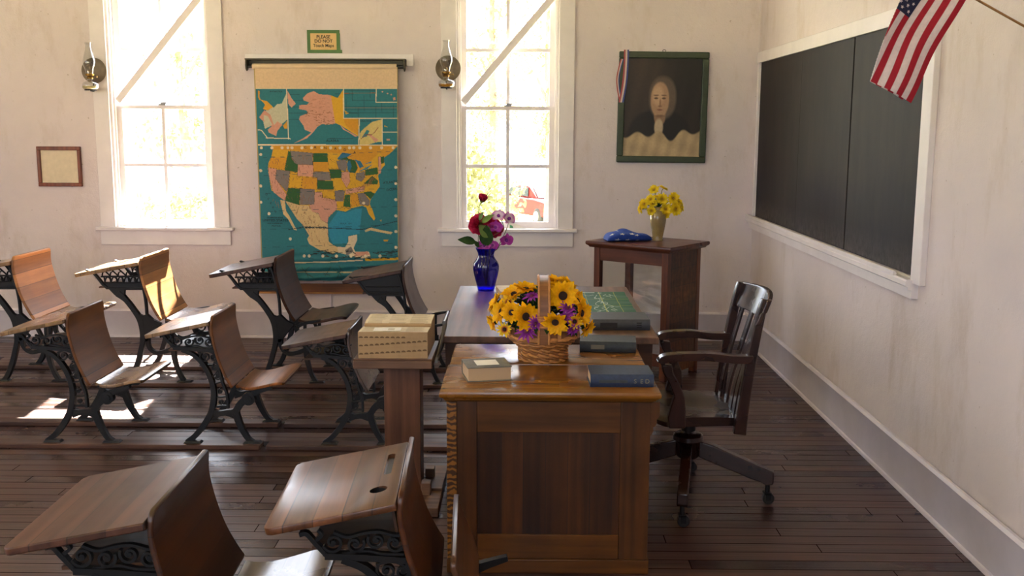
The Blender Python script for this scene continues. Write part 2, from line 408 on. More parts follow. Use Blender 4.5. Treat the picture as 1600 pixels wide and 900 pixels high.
# ------------------------------------------------------------------ windows
def window(n, a, b):
    root = thing('window_%d' % n, kind='structure', loc=((a+b)/2, WY, SILL))
    cw = .125
    bm = B()
    for x0, x1 in ((a-cw, a), (b, b+cw)): box(bm, x0, x1, WY-.022, WY, SILL, HEAD)
    box(bm, a-cw-.02, b+cw+.02, WY-.026, WY, HEAD, HEAD+.14)
    obj('casing', bm, M_TRIM, root, True, bevel=.003)
    obj('stool', box(B(), a-cw-.035, b+cw+.035, WY-.055, WY+WT, SILL-.028, SILL), M_TRIM, root, True, bevel=.006)
    obj('apron', box(B(), a-cw-.005, b+cw+.005, WY-.02, WY, SILL-.148, SILL-.028), M_TRIM, root, True, bevel=.003)
    bm = B(); t = .018
    box(bm, a, a+t, WY, WY+WT, SILL, HEAD); box(bm, b-t, b, WY, WY+WT, SILL, HEAD); box(bm, a, b, WY, WY+WT, HEAD-t, HEAD)
    for x0, x1 in ((a+t, a+t+.014), (b-t-.014, b-t)): box(bm, x0, x1, WY+.03, WY+.05, SILL, HEAD)
    obj('jamb', bm, M_TRIM, root, True)
    MR = 1.925
    def sash(nm, z0, z1, y0, rows, bot, top, off):
        bm = B(); x0, x1 = a+t+.004, b-t-.004; st = .052; y1 = y0+.034
        box(bm, x0, x0+st, y0, y1, z0, z1); box(bm, x1-st, x1, y0, y1, z0, z1)
        box(bm, x0+st, x1-st, y0, y1, z0, z0+bot); box(bm, x0+st, x1-st, y0, y1, z1-top, z1)
        xm = (x0+x1)/2; mt = .014
        box(bm, xm-mt, xm+mt, y0+.006, y1-.006, z0+bot, z1-top)
        H = (z1-top-z0-bot)/rows
        for i in range(1, rows):
            zc = z0+bot+H*i
            box(bm, x0+st, xm-mt, y0+.006, y1-.006, zc-mt, zc+mt); box(bm, xm+mt, x1-st, y0+.006, y1-.006, zc-mt, zc+mt)
        s = obj(nm, bm, M_TRIM, root, True)
        obj('glass_panes', box(B(), x0+st-.004, x1-st+.004, y0+.0155, y0+.0185, z0+bot-.004, z1-top+.004), M_GLASS, s, True, smooth=0)
    sash('lower_sash', SILL+.002, MR, WY+.055, 2, .05, .03, 0)
    sash('upper_sash', MR-.03, HEAD-t, WY+.095, 4, .03, .05, 0)
    lk = B(); box(lk, (a+b)/2-.03, (a+b)/2+.03, WY+.04, WY+.06, MR, MR+.012); box(lk, (a+b)/2-.01, (a+b)/2+.035, WY+.04, WY+.052, MR+.012, MR+.024)
    obj('sash_lock', lk, M_STEEL, root, True)
    return root
for i, (a, b) in enumerate(OPEN): window(i+1, a, b)

# diagonal boards propped across the upper sashes
def brace(p, q, label):
    p, q = Vector(p), Vector(q); d = (q-p).normalized(); nn = Vector((-d.z, 0, d.x))*.0275
    bm = B(); lo = [p-nn, q-nn, q+nn, p+nn]
    hexa(bm, [v+Vector((0, -.012, 0)) for v in lo], [v+Vector((0, .012, 0)) for v in lo])
    c = (p+q)/2; o = obj('diagonal_brace_board', bm, M_TRIM, cen=c, bevel=.002)
    tag(o, label, 'board', 'diagonal boards across the upper sashes')
brace((-3.32, WY+.03, 1.955), (-2.575, WY+.03, 2.83), 'white painted board slanting across the left window beside the pull-down map')
brace((-.495, WY+.03, 1.955), (.262, WY+.03, 2.83), 'white painted board slanting across the window behind the blue vase')

# other windows of the room, behind and beside the camera
def plainwin(n, c, ax, span):
    root = thing('window_%d' % n, kind='structure', loc=c)
    bm = B(); h = span/2
    def bx(u0, u1, z0, z1, d0=-.03, d1=.03):
        if ax == 'X': box(bm, c[0]+u0, c[0]+u1, c[1]+d0, c[1]+d1, z0, z1)
        else: box(bm, c[0]+d0, c[0]+d1, c[1]+u0, c[1]+u1, z0, z1)
    bx(-h, -h+.06, SILL, HEAD); bx(h-.06, h, SILL, HEAD); bx(-h+.06, h-.06, SILL, SILL+.06); bx(-h+.06, h-.06, HEAD-.06, HEAD); bx(-h+.06, h-.06, 2.1, 2.15); bx(-.012, .012, SILL+.06, 2.1); bx(-.012, .012, 2.15, HEAD-.06)
    obj('sash', bm, M_TRIM, root, True)
n = 3
for a, b in RWIN: plainwin(n, ((a+b)/2, RY-.09, SILL), 'X', b-a); n += 1
for a, b in LWIN: plainwin(n, (LX-.09, (a+b)/2, SILL), 'Y', b-a); n += 1

# thin batten below the map rail
tb = onY(517, 470, WY); o = obj('trim_1', box(B(), tb.x-.006, tb.x+.006, WY-.012, WY, .238, .39), M_BASEB); o['kind'] = 'structure'

# ------------------------------------------------------------------ chalkboard on the right wall
k = NT('slate'); v = k.obj(); n1 = k.noise(k.obj((1, 2, .5)), 3, 6, .7); sp = k.n('SeparateXYZ'); tcx = k.n('TexCoord'); k.l(tcx.outputs['Object'], sp.inputs[0])
c0 = k.ramp(n1, [(.3, srgb('#15110f')), (.75, srgb('#2a231e'))])
dust = k.math('MULTIPLY', k.math('SUBTRACT', 1.0, k.math('DIVIDE', k.math('SUBTRACT', sp.outputs[2], .0), .16)), k.ramp(k.noise(k.obj((1, 5, 3)), 6, 7, .75), [(.35, (0, 0, 0)), (.65, (1, 1, 1))]))
dust.node.use_clamp = True
c0 = k.mix(k.math('MULTIPLY', dust, .25), c0, srgb('#8d857e'))
k.l(c0, k.b.inputs['Base Color']); k.set(Roughness=.62, Specular_IOR_Level=.25); M_SLATE = k.m
BZ0, BZ1, BY0, BY1 = 1.055, 2.268, 4.84, 8.225
root = thing('chalkboard', 'large dark slate chalkboard in a white frame on the right wall', 'chalkboard', (WX, 6.5, BZ0))
for a, b in ((BY0, 5.918), (5.938, 7.02), (7.023, BY1)):
    obj('slate_panel', box(B(), WX-.012, WX, a, b, BZ0, BZ1), M_SLATE, root, True, bevel=.001)
obj('frame_board', box(B(), WX-.026, WX, BY0-.1, BY1+.09, BZ1, BZ1+.085), M_TRIM, root, True, bevel=.003)
obj('frame_board', box(B(), WX-.03, WX, BY0-.115, BY0, BZ0-.03, BZ1), M_TRIM, root, True, bevel=.003)
obj('frame_board', box(B(), WX-.03, WX, BY1, BY1+.05, BZ0, BZ1), M_TRIM, root, True, bevel=.003)
bm = B(); led = [(0, -.012), (.055, -.012), (.062, -.02), (.062, -.042), (.05, -.05), (.05, -.06), (.032, -.064), (.032, -.105), (0, -.105)]
hexa(bm, [(WX-a, BY0-.03, BZ0+b) for a, b in led], [(WX-a, WY-.002, BZ0+b) for a, b in led])
led_o = obj('chalk_ledge', bm, M_TRIM, root, True)
bm = B(); lip = [(.045, -.012), (.062, -.012), (.062, .006), (.055, .008), (.045, -.002)]
hexa(bm, [(WX-a, BY0+.14, BZ0+b) for a, b in lip], [(WX-a, WY-.002, BZ0+b) for a, b in lip])
obj('ledge_lip', bm, M_TRIM, led_o, True)
bm = B(); dk = []
rnd = random.Random(3)
def cl(u, v_):
    y = BY0+.02+(BY1-BY0-.04)*u; hgt = .004+.003*math.sin(u*37)+.006*rnd.random()**2
    return (WX-.0125-.012*(1-v_), y, BZ0-.011+hgt*v_)
gridsurf(bm, cl, 90, 2); M_CHALK = plain('chalk_dust', '#c9c3bd', .9, var=.1, scale=40)
obj('chalk_dust', bm, M_CHALK, root, True, smooth=60)
# ------------------------------------------------------------------ school desks (wooden top, backrest and folding seat on cast-iron sides)
def xz(a, b, d): return (a, d, b)
def disc(bm, c, r, d0, d1, n=18): return prism(bm, [(c[0]+r*math.cos(2*PI*i/n), c[1]+r*math.sin(2*PI*i/n)) for i in range(n)], xz, d0, d1)
RUNZ = .026
def frameA():
    """scrolled casting, in (x, z) with x = 0 below the lower edge of the backrest"""
    x0 = onY(358, 603, 5.40).x
    def L(*c):
        out = []
        for cx, cy in c:
            p = onY(220+cx/3.6, 460+cy/3.6, 5.40); out.append((p.x-x0, p.z))
        return out
    bm = B(); T = .011
    def st(pts, w, t=T, n=5): bar(bm, [tuple(p) for p in smoothpts(L(*pts), n)], w, xz, -t, t)
    st([(183, 300), (300, 307), (418, 318)], .019, .014)
    st([(108, 236), (128, 234), (150, 258), (188, 300)], .013)
    st([(232, 312), (296, 338), (350, 390), (388, 456), (409, 530), (409, 600), (392, 670), (350, 742), (305, 795), (262, 828)], [.018, .022, .024, .026, .028, .030, .032, .032, .030, .030], .015)
    st([(420, 318), (436, 400), (458, 490), (484, 560), (490, 640)], .013, .012)
    st([(398, 655), (440, 668), (490, 662), (540, 662)], [.036, .030, .028, .034], .014)
    st([(410, 690), (470, 672), (530, 690)], .014, .012)
    st([(530, 640), (548, 705), (575, 765), (606, 812), (632, 832)], [.036, .036, .030, .026, .026], .015)
    st([(528, 668), (560, 615), (600, 582)], [.034, .038, .044], .016)
    disc(bm, L((607, 585))[0], .036, -.018, .018); disc(bm, L((607, 585))[0], .02, -.023, .023)
    st([(600, 570), (660, 545), (735, 522)], [.04, .026, .016], .014)
    # feet
    for cx, w_ in ((295, .10), (628, .10)):
        c = L((cx, 832))[0]; a, b = c[0]-w_/2, c[0]+w_/2
        z0, z1 = RUNZ+.0005, RUNZ+.008
        hexa(bm, [(a, -.024, z0), (b, -.024, z0), (b, .024, z0), (a, .024, z0)], [(a+.01, -.017, z1+.004), (b-.01, -.017, z1+.004), (b-.01, .017, z1+.004), (a+.01, .017, z1+.004)])
    # scrolls
    def sp(c, r, a0, turns, w=.008, t=.008):
        q = L(c)[0]; bar(bm, spiral(q, r, .004, a0, turns, 26), [w, w*.8], xz, -t, t); disc(bm, (q[0], q[1]), .007, -t, t, 10)
    sp((205, 262), .030, 3.5, 1.4); sp((268, 268), .027, .5, -1.4); sp((330, 258), .026, 2.6, 1.3); sp((382, 268), .026, 0, -1.3)
    st([(205, 232), (245, 246), (290, 236), (335, 232), (385, 244), (412, 236)], .008, .008); st([(232, 296), (300, 288), (350, 298), (410, 300)], .007, .008)
    st([(150, 258), (172, 240), (160, 225)], .009, .008)
    sp((362, 350), .030, 2.4, 1.5); sp((408, 352), .020, 0, -1.3); sp((418, 410), .018, 2.0, 1.4); sp((436, 458), .021, 3.4, 1.5)
    st([(330, 330), (380, 322), (420, 340)], .007, .008); st([(392, 470), (424, 440), (440, 400), (410, 380)], .008, .008); st([(412, 500), (450, 492), (462, 470)], .008, .008)
    sp((446, 545), .015, 1.5, 1.2, .007); sp((448, 605), .013, -1.5, 1.2, .007); st([(412, 575), (450, 577), (488, 572)], .009, .008); st([(412, 634), (450, 628), (488, 628)], .010, .008)
    return bm
def frameB(panel=False):
    """casting with an arcaded bracket (or a closed panel) over a bowed leg"""
    x0 = onY(310+527/3.6, 370+472/3.6, 6.75).x
    def L(*c):
        out = []
        for cx, cy in c:
            p = onY(310+cx/3.6, 370+cy/3.6, 6.75); out.append((p.x-x0, p.z))
        return out
    bm = B(); T = .012
    def st(pts, w, t=T, n=5): bar(bm, [tuple(p) for p in smoothpts(L(*pts), n)], w, xz, -t, t)
    if panel:
        prism(bm, L((120, 190), (185, 232), (236, 292), (442, 294), (425, 166)), xz, -.008, .008)
        st([(215, 248), (436, 248)], .008, .013); st([(240, 280), (440, 282)], .012, .013)
    else:
        st([(205, 228), (425, 226)], .010); st([(222, 262), (432, 262)], .010)
        prism(bm, L((226, 264), (246, 293), (442, 293), (436, 264)), xz, -.007, .007)
        for i in range(6):
            xa = 226+i*36
            st([(xa, 260), (xa+6, 240), (xa+18, 231), (xa+30, 240), (xa+34, 260)], .008, .008, 4)
        for i in range(7): xa = 222+i*34; st([(xa, 230), (xa+6, 262)], .007, .008)
        for i in range(5):
            xa = 190+i*45; st([(xa+70, 226), (xa+24, 184)], .007, .008); st([(xa+22, 224), (xa+26, 205), (xa+42, 199)], .007, .008, 4)
    st([(120, 189), (160, 205), (190, 236), (215, 268), (246, 294)], [.010, .014, .016, .018, .022], .014)
    st([(240, 292), (340, 296), (444, 296)], .016, .014)
    st([(404, 160), (424, 220), (444, 296), (456, 370), (460, 440)], .016, .014)
    prism(bm, L((246, 292), (342, 296), (336, 352), (322, 358), (282, 330)), xz, -.014, .014)
    st([(300, 320), (345, 358), (392, 420), (424, 474), (436, 540), (434, 600), (420, 660), (402, 720), (372, 790), (330, 835)], [.05, .034, .034, .040, .036, .034, .034, .034, .032, .032], .017)
    prism(bm, L((414, 436), (440, 446), (464, 436), (500, 470), (545, 490), (500, 545), (466, 592), (440, 600), (424, 500)), xz, -.016, .016)
    st([(462, 570), (470, 625), (505, 655), (552, 652), (606, 632)], [.036, .026, .026, .028, .032], .016)
    st([(540, 500), (570, 560), (606, 632)], .022, .014)
    st([(606, 620), (612, 690), (636, 770), (672, 830)], [.036, .032, .026, .030], .017)
    st([(560, 505), (600, 486), (690, 470)], [.024, .022, .014], .012)
    st([(606, 632), (600, 560), (600, 490)], .02, .014)
    for cx in (345, 668):
        c = L((cx, 832))[0]; a, b = c[0]-.055, c[0]+.055; z0, z1 = RUNZ+.0005, RUNZ+.012
        hexa(bm, [(a, -.026, z0), (b, -.026, z0), (b, .026, z0), (a, .026, z0)], [(a+.012, -.018, z1), (b-.012, -.018, z1), (b-.012, .018, z1), (a+.012, .018, z1)])
    return bm
FRM = {}
def frame_mesh(kind):
    if kind not in FRM:
        bm = {'A': frameA, 'B': frameB, 'C': lambda: frameB(True)}[kind]()
        bmesh.ops.recalc_face_normals(bm, faces=bm.faces); me = bpy.data.meshes.new('side_frame'); bm.to_mesh(me); bm.free(); me.materials.append(M_IRON); FRM[kind] = me
    return FRM[kind]

def desk(label, loc, rot, S, kind, iron_s, span, hw, wtop, wback, wseat, seat='down', holes=False, za=0.0, zb=1.0):
    """loc: floor point below the lower backrest edge, mid-width; S scales the wood, iron_s the castings, span = distance between castings"""
    t = thing('school_desk', label, 'school desk', loc, (0, 0, rot))
    for sy in (-1, 1):
        me = frame_mesh(kind); o = bpy.data.objects.new('side_frame', me); COL.objects.link(o); o.parent = t
        o.location = (0, sy*span/2, 0); o.scale = (iron_s, 1, iron_s); o.location.z = RUNZ*(1-iron_s)
        b = o.modifiers.new('bevel', 'BEVEL'); b.width = .003; b.segments = 1; b.limit_method = 'ANGLE'; b.angle_limit = math.radians(50)
    def Z(z): return za+zb*z
    # desktop: rounded corners at the free end
    pr = []
    x0, z0, x1, z1 = -.452*S, Z(.632), -.092*S, Z(.710)
    for u in (0, .012, .03, .06, .1, .3, .6, 1): pr.append((x0+(x1-x0)*u, z0+(z1-z0)*u))
    hws = [hw-.030, hw-.016, hw-.007, hw-.001, hw, hw, hw, hw]
    bm = board(B(), pr, hws, .021*S, side=-1)
    top = obj('desktop', bm, wtop, t, bevel=.004)
    if holes:
        cs = []
        pen = B(); xc = x1-.045; zc = z0+(z1-z0)*(xc-x0)/(x1-x0)
        oval = [(xc+.012*math.cos(a)*(1), .085+(.085 if math.sin(a) > 0 else -.085)+.012*math.sin(a)) for a in [2*PI*i/20 for i in range(20)]]
        hexa(pen, [(a, b, zc-.013) for a, b in oval], [(a, b, zc+.03) for a, b in oval])
        c1 = obj('c', pen, M_BLACK, t, smooth=0); cs.append(c1)
        ink = B(); xi = x1-.060; zi = z0+(z1-z0)*(xi-x0)/(x1-x0)
        cyl(ink, (xi, -.135, zi-.05), (xi, -.135, zi+.05), .026, 24); c2 = obj('c', ink, M_BLACK, t, smooth=0); cs.append(c2)
        cut(top, cs)
        gr = B(); box(gr, xc-.008, xc+.008, .0, .17, zc-.0125, zc-.0105); obj('groove_shade_strip', gr, M_BLACK, top)  # black strip on the groove floor, painted-in shade
        cup = B(); lathe(cup, [(.0255, 0), (.0255, -.03), (.02, -.034), (0.001, -.034)], (xi, -.135, zi-.004), 24)
        obj('inkwell_cup', cup, M_BLACK, top)
    # book shelf under the top
    bm = B(); zs = Z(.548)
    board(bm, [(-.33*S, zs), (-.075*S, zs+.012*S)], span/2-.014, .010, side=-1); board(bm, [(-.086*S, zs+.014), (-.104*S, Z(.685))], span/2-.014, .008, side=1)
    obj('book_shelf', bm, M_WALNUT, t)
    # backrest
    bp = smoothpts([(-.085*S, Z(.740)), (-.090*S, Z(.66)), (-.074*S, Z(.56)), (-.046*S, Z(.46)), (-.014*S, Z(.385)), (.012*S, Z(.338))], 5)
    bp = [tuple(p) for p in bp]; n = len(bp); hb = hw-.012
    hs = [hb]*n; hs[0], hs[1], hs[2] = hb-.024, hb-.008, hb-.002; hs[-1] = hb-.004
    obj('backrest', board(B(), bp, hs, .016*S, side=1), wback, t, bevel=.005, seg=3)
    # seat
    if seat is None: return t
    base_ = [(.034, .352), (.07, .341), (.12, .341), (.18, .354), (.235, .369), (.28, .376), (.308, .371)]
    if seat == 'down': sp_ = smoothpts([(x*S, Z(z)) for x, z in base_], 4)
    else:      # folded up in front of the backrest
        a = math.radians(seat[0]); sp_ = smoothpts([(seat[1]+(x-.034)*S*math.cos(a)-(z-.352)*S*math.sin(a), seat[2]+(x-.034)*S*math.sin(a)+(z-.352)*S*math.cos(a)) for x, z in base_], 4)
    pts = [tuple(p) for p in sp_]; n = len(pts)
    shw = [hw*(.80+.16*min(1, i/(n*.7))) for i in range(n)]; shw[-1] -= .035; shw[-2] -= .012; shw[-3] -= .004
    obj('seat', board(B(), pts, shw, .017*S, side=-1), wseat, t, bevel=.004, seg=3)
    hb_ = B(); zc = pts[0][1]-.022*S; cyl(hb_, (pts[0][0]+.02, -span/2, zc), (pts[0][0]+.02, span/2, zc), .007)
    obj('hinge_rod', hb_, M_IRON, t)
    return t

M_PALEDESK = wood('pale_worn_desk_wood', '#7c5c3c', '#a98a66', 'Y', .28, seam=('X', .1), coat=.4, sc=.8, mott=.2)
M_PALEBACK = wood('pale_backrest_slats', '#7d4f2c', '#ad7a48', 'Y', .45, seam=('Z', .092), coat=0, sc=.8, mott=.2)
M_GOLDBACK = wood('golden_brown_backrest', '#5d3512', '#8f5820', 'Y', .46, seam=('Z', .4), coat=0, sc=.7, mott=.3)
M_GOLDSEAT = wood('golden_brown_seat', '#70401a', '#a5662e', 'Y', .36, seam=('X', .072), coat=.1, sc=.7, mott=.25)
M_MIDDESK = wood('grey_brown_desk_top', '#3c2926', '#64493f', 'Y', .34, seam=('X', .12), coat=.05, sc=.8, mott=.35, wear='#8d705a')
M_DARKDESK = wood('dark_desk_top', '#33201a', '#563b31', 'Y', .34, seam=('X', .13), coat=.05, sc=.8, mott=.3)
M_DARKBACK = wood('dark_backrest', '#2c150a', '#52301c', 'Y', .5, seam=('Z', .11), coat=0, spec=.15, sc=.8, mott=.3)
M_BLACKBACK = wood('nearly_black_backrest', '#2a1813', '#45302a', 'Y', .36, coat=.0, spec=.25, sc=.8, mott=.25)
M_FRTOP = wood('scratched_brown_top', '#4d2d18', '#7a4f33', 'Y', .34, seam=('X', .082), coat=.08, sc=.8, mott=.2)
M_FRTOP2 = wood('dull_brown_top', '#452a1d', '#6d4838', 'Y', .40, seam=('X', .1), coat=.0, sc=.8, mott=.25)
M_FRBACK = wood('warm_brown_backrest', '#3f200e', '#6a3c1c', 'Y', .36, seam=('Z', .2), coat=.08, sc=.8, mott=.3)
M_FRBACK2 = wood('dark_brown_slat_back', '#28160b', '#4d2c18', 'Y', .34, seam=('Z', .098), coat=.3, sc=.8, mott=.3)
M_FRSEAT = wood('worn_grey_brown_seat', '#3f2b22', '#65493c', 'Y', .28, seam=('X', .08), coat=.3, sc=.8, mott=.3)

M_REFLBACK = wood('reflection_greyed_backrest', '#3a2c28', '#5c4b45', 'Y', .30, coat=.35, sc=.8, mott=.2)  # base colour greyed to carry the bright reflection on this backrest
# back row, under the windows
YB = (6.75+7.24)/2
R3 = dict(za=.082, zb=1.09)
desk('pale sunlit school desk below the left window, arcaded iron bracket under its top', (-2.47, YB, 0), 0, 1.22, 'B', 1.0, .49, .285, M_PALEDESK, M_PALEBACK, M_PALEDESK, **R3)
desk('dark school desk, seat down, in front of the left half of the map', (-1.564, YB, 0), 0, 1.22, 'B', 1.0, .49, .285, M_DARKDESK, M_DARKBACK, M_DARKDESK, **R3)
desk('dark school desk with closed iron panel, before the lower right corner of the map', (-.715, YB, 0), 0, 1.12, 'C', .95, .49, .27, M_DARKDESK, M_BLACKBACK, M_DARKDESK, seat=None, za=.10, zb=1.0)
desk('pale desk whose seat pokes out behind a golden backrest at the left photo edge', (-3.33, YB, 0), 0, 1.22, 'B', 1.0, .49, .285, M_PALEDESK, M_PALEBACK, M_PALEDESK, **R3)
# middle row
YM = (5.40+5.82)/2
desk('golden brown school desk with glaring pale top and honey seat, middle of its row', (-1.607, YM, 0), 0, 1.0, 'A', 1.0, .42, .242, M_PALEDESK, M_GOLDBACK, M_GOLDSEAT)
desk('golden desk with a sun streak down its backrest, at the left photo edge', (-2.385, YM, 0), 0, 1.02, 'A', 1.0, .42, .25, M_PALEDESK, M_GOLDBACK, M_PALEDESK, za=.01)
desk('scratched dark school desk standing directly behind the lectern', (-.865, YM, 0), 0, 1.0, 'A', .93, .42, .235, M_MIDDESK, M_REFLBACK, M_DARKDESK, seat=None, za=.02, zb=.88)
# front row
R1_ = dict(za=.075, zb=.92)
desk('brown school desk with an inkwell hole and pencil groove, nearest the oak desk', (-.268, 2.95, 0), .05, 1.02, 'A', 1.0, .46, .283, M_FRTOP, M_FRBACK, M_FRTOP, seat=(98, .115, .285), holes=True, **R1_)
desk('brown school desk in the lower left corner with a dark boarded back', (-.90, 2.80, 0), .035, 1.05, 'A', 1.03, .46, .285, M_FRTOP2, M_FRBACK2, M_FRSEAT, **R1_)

# floor runners the castings are screwed to
def runner(x0, x1, y, label, w=.10):
    o = obj('floor_runner', box(B(), -(x1-x0)/2, (x1-x0)/2, -w/2, w/2, 0, RUNZ), M_RUN, bevel=.004); o.location = ((x0+x1)/2, y, 0)
    tag(o, label, 'plank', 'planks under the school desks')
runner(-4.2, -1.44, 5.40, 'long floor plank under the near feet of the golden desks')
runner(-1.405, -.30, 5.40, 'floor plank under the near feet of the scratched dark desk behind the lectern')
runner(-4.2, -1.44, 5.82, 'long floor plank under the far feet of the golden desks')
runner(-1.405, -.30, 5.82, 'floor plank under the far feet of the scratched dark desk behind the lectern')
runner(-4.6, -1.20, 6.75, 'floor plank under the near feet of the desks below the left window and map')
runner(-1.17, -.36, 6.75, 'floor plank under the near feet of the desk with the closed iron panel')
runner(-4.6, -1.20, 7.24, 'floor plank under the far feet of the desks below the left window and map')
runner(-1.17, -.36, 7.24, 'floor plank under the far feet of the desk with the closed iron panel')
for (ax, ay, rz, lb) in ((-.268, 2.95, .05, 'brown desk with the inkwell hole'), (-.90, 2.80, .035, 'lower left corner desk')):
    for sy, nm in ((-.23, 'near'), (.23, 'far')):
        runner(ax-.36, ax+.24, 0, 'short floor plank under the %s feet of the %s' % (nm, lb)); o = COL.objects[-1]
        o.rotation_euler = (0, 0, rz); o.location = (ax-.06*math.cos(rz)-sy*math.sin(rz), ay-.06*math.sin(rz)+sy*math.cos(rz), 0)
# ------------------------------------------------------------------ the two oak desks
TZ = .762
def slab(bm, x0, x1, y0, y1, z0, z1, e=.012):
    """top with a moulded edge: bullnose above a cove"""
    H = z1-z0
    lay = [(-e*1.6, z0), (-e*1.2, z0+H*.18), (-e*.3, z0+H*.34), (0, z0+H*.46), (0, z0+H*.72), (-e*.25, z0+H*.9), (-e, z1)]
    rings = [[bm.verts.new(p) for p in ((x0-d, y0-d, z), (x1+d, y0-d, z), (x1+d, y1+d, z), (x0-d, y1+d, z))] for d, z in lay]
    bm.faces.new(rings[0][::-1]); bm.faces.new(rings[-1])
    for a, b in zip(rings, rings[1:]):
        for i in range(4): bm.faces.new((a[i], a[(i+1) % 4], b[(i+1) % 4], b[i]))
    return bm
# front desk
X0, X1, Y0, Y1 = -.318, .528, 3.752, 4.60
fd = thing('oak_desk', 'honey oak desk with a plank front panel, nearest the camera, carrying the sunflower basket', 'desk', ((X0+X1)/2, (Y0+Y1)/2, 0))
YS = 4.205
obj('top_board', slab(B(), X0, X1, Y0, YS-.0015, TZ-.040, TZ), M_OAKTOP, fd, True)
obj('top_board', slab(B(), X0+.006, X1-.006, YS+.0015, Y1, TZ-.036, TZ+.003, .009), M_OAKTOP, fd, True)
bx0, bx1, by0, by1 = X0+.026, X1-.030, Y0+.070, Y1-.03
obj('cove_moulding', box(B(), bx0-.010, bx1+.010, by0-.012, by1+.01, TZ-.058, TZ-.040), M_OAKH, fd, True, bevel=.007, seg=3)
zt = TZ-.058; pt = .022
bm = B(); box(bm, bx0, bx0+.115, by0, by0+.022, .06, zt); obj('stile', bm, M_OAKV, fd, True, bevel=.002)
bm = B(); box(bm, bx1-.115, bx1, by0, by0+.022, .06, zt); obj('stile', bm, M_OAKV, fd, True, bevel=.002)
obj('cross_rail', box(B(), bx0+.1155, bx1-.1155, by0+.001, by0+.022, zt-.125, zt), M_OAKH, fd, True, bevel=.002)
obj('cross_rail', box(B(), bx0+.1155, bx1-.1155, by0+.001, by0+.022, .06, .16), M_OAKH, fd, True, bevel=.002)
obj('front_panel', box(B(), bx0+.1155, bx1-.1155, by0+.009, by0+.020, .16, zt-.125), M_OAKP, fd, True)
k = NT('quartersawn_oak_edge'); v = k.obj((1, 1, 1)); wv = k.n('TexWave'); wv.bands_direction = 'Z'; wv.inputs['Scale'].default_value = 14; wv.inputs['Distortion'].default_value = 6; wv.inputs['Detail Scale'].default_value = 2; k.l(v, wv.inputs['Vector'])
k.l(k.ramp(wv.outputs[1], [(.3, srgb('#8a5a1f')), (.62, srgb('#3d2008'))]), k.b.inputs['Base Color']); k.set(Roughness=.4); M_OAKQ = k.m
obj('corner_strip', box(B(), bx0-.002, bx0+.036, by0-.010, by0-.0005, .06, zt), M_OAKQ, fd, True, bevel=.002)
for xs_ in (bx0, bx1-.022): obj('side_panel', box(B(), xs_, xs_+.022, by0+.0225, by1-.022, .06, zt), M_OAKV, fd, True)
obj('back_panel', box(B(), bx0, bx1, by1-.021, by1, .06, zt), M_OAKV, fd, True)
obj('plinth', box(B(), bx0-.006, bx1+.006, by0-.006, by1+.006, 0, .06), M_OAKH, fd, True, bevel=.004)
# scalloped bracket under the right overhang
pts = [(0, 0), (.034, 0), (.034, -.05), (.030, -.062), (.022, -.068), (.024, -.08), (.020, -.092), (.010, -.10), (.012, -.115), (.006, -.128), (0, -.135)]
bm = B(); prism(bm, pts, lambda a, b, d: (bx1+.0005+a, d, zt-.0005+b), by0, by0+.03)
obj('scalloped_bracket', bm, M_OAKV, fd, True)
# back desk
X0, X1, Y0, Y1 = -.400, .652, 4.775, 6.36
td = thing('teacher_desk', 'long brown wooden desk behind the oak desk, with the blue vase on its far end', 'desk', ((X0+X1)/2, (Y0+Y1)/2, 0))
obj('top_board', box(B(), X0, X1, Y0, Y1, TZ-.034, TZ), M_DESKTOPB, td, True, bevel=.004)
for lx in (X0+.025, X1-.095):
    for ly in (Y0+.03, Y1-.10):
        lo = [(lx+.008, ly+.008, 0), (lx+.062, ly+.008, 0), (lx+.062, ly+.062, 0), (lx+.008, ly+.062, 0)]; hi = [(lx, ly, TZ-.034), (lx+.07, ly, TZ-.034), (lx+.07, ly+.07, TZ-.034), (lx, ly+.07, TZ-.034)]
        obj('leg', hexa(B(), lo, hi), M_WALNUT, td, True, bevel=.003)
for (a, b, c, d) in ((X0+.10, X1-.10, Y0+.05, Y0+.072), (X0+.10, X1-.10, Y1-.082, Y1-.06), (X0+.045, X0+.067, Y0+.105, Y1-.105)):
    obj('apron', box(B(), a, b, c, d, TZ-.15, TZ-.034), M_WALNUT, td, True)
for i in range(3):
    ya = Y0+.12+i*.46
    dr = obj('drawer', box(B(), X1-.065, X1-.04, ya, ya+.42, TZ-.145, TZ-.04), M_WALNUT, td, True, bevel=.003)
    kb = B(); lathe(kb, [(.001, 0), (.008, 0), (.007, .01), (.014, .018), (.012, .026), (.001, .028)], n=14, m=Matrix.Translation((X1-.0402, ya+.21, TZ-.092)) @ Matrix.Rotation(PI/2, 4, 'Y'))
    obj('knob', kb, M_BRASS, dr, True)

# ------------------------------------------------------------------ swivel chair
CX, CY = .79, 4.68
ch = thing('swivel_chair', 'dark mahogany swivel armchair with slatted back at the right of the long desk', 'chair', (CX, CY, 0))
def C2(*c): return [((lambda p: (p.x, p.z))(onY(1000+a/2.1417, 420+b/2.1417, 4.42))) for a, b in c]
YN, YF = 4.42, 4.94
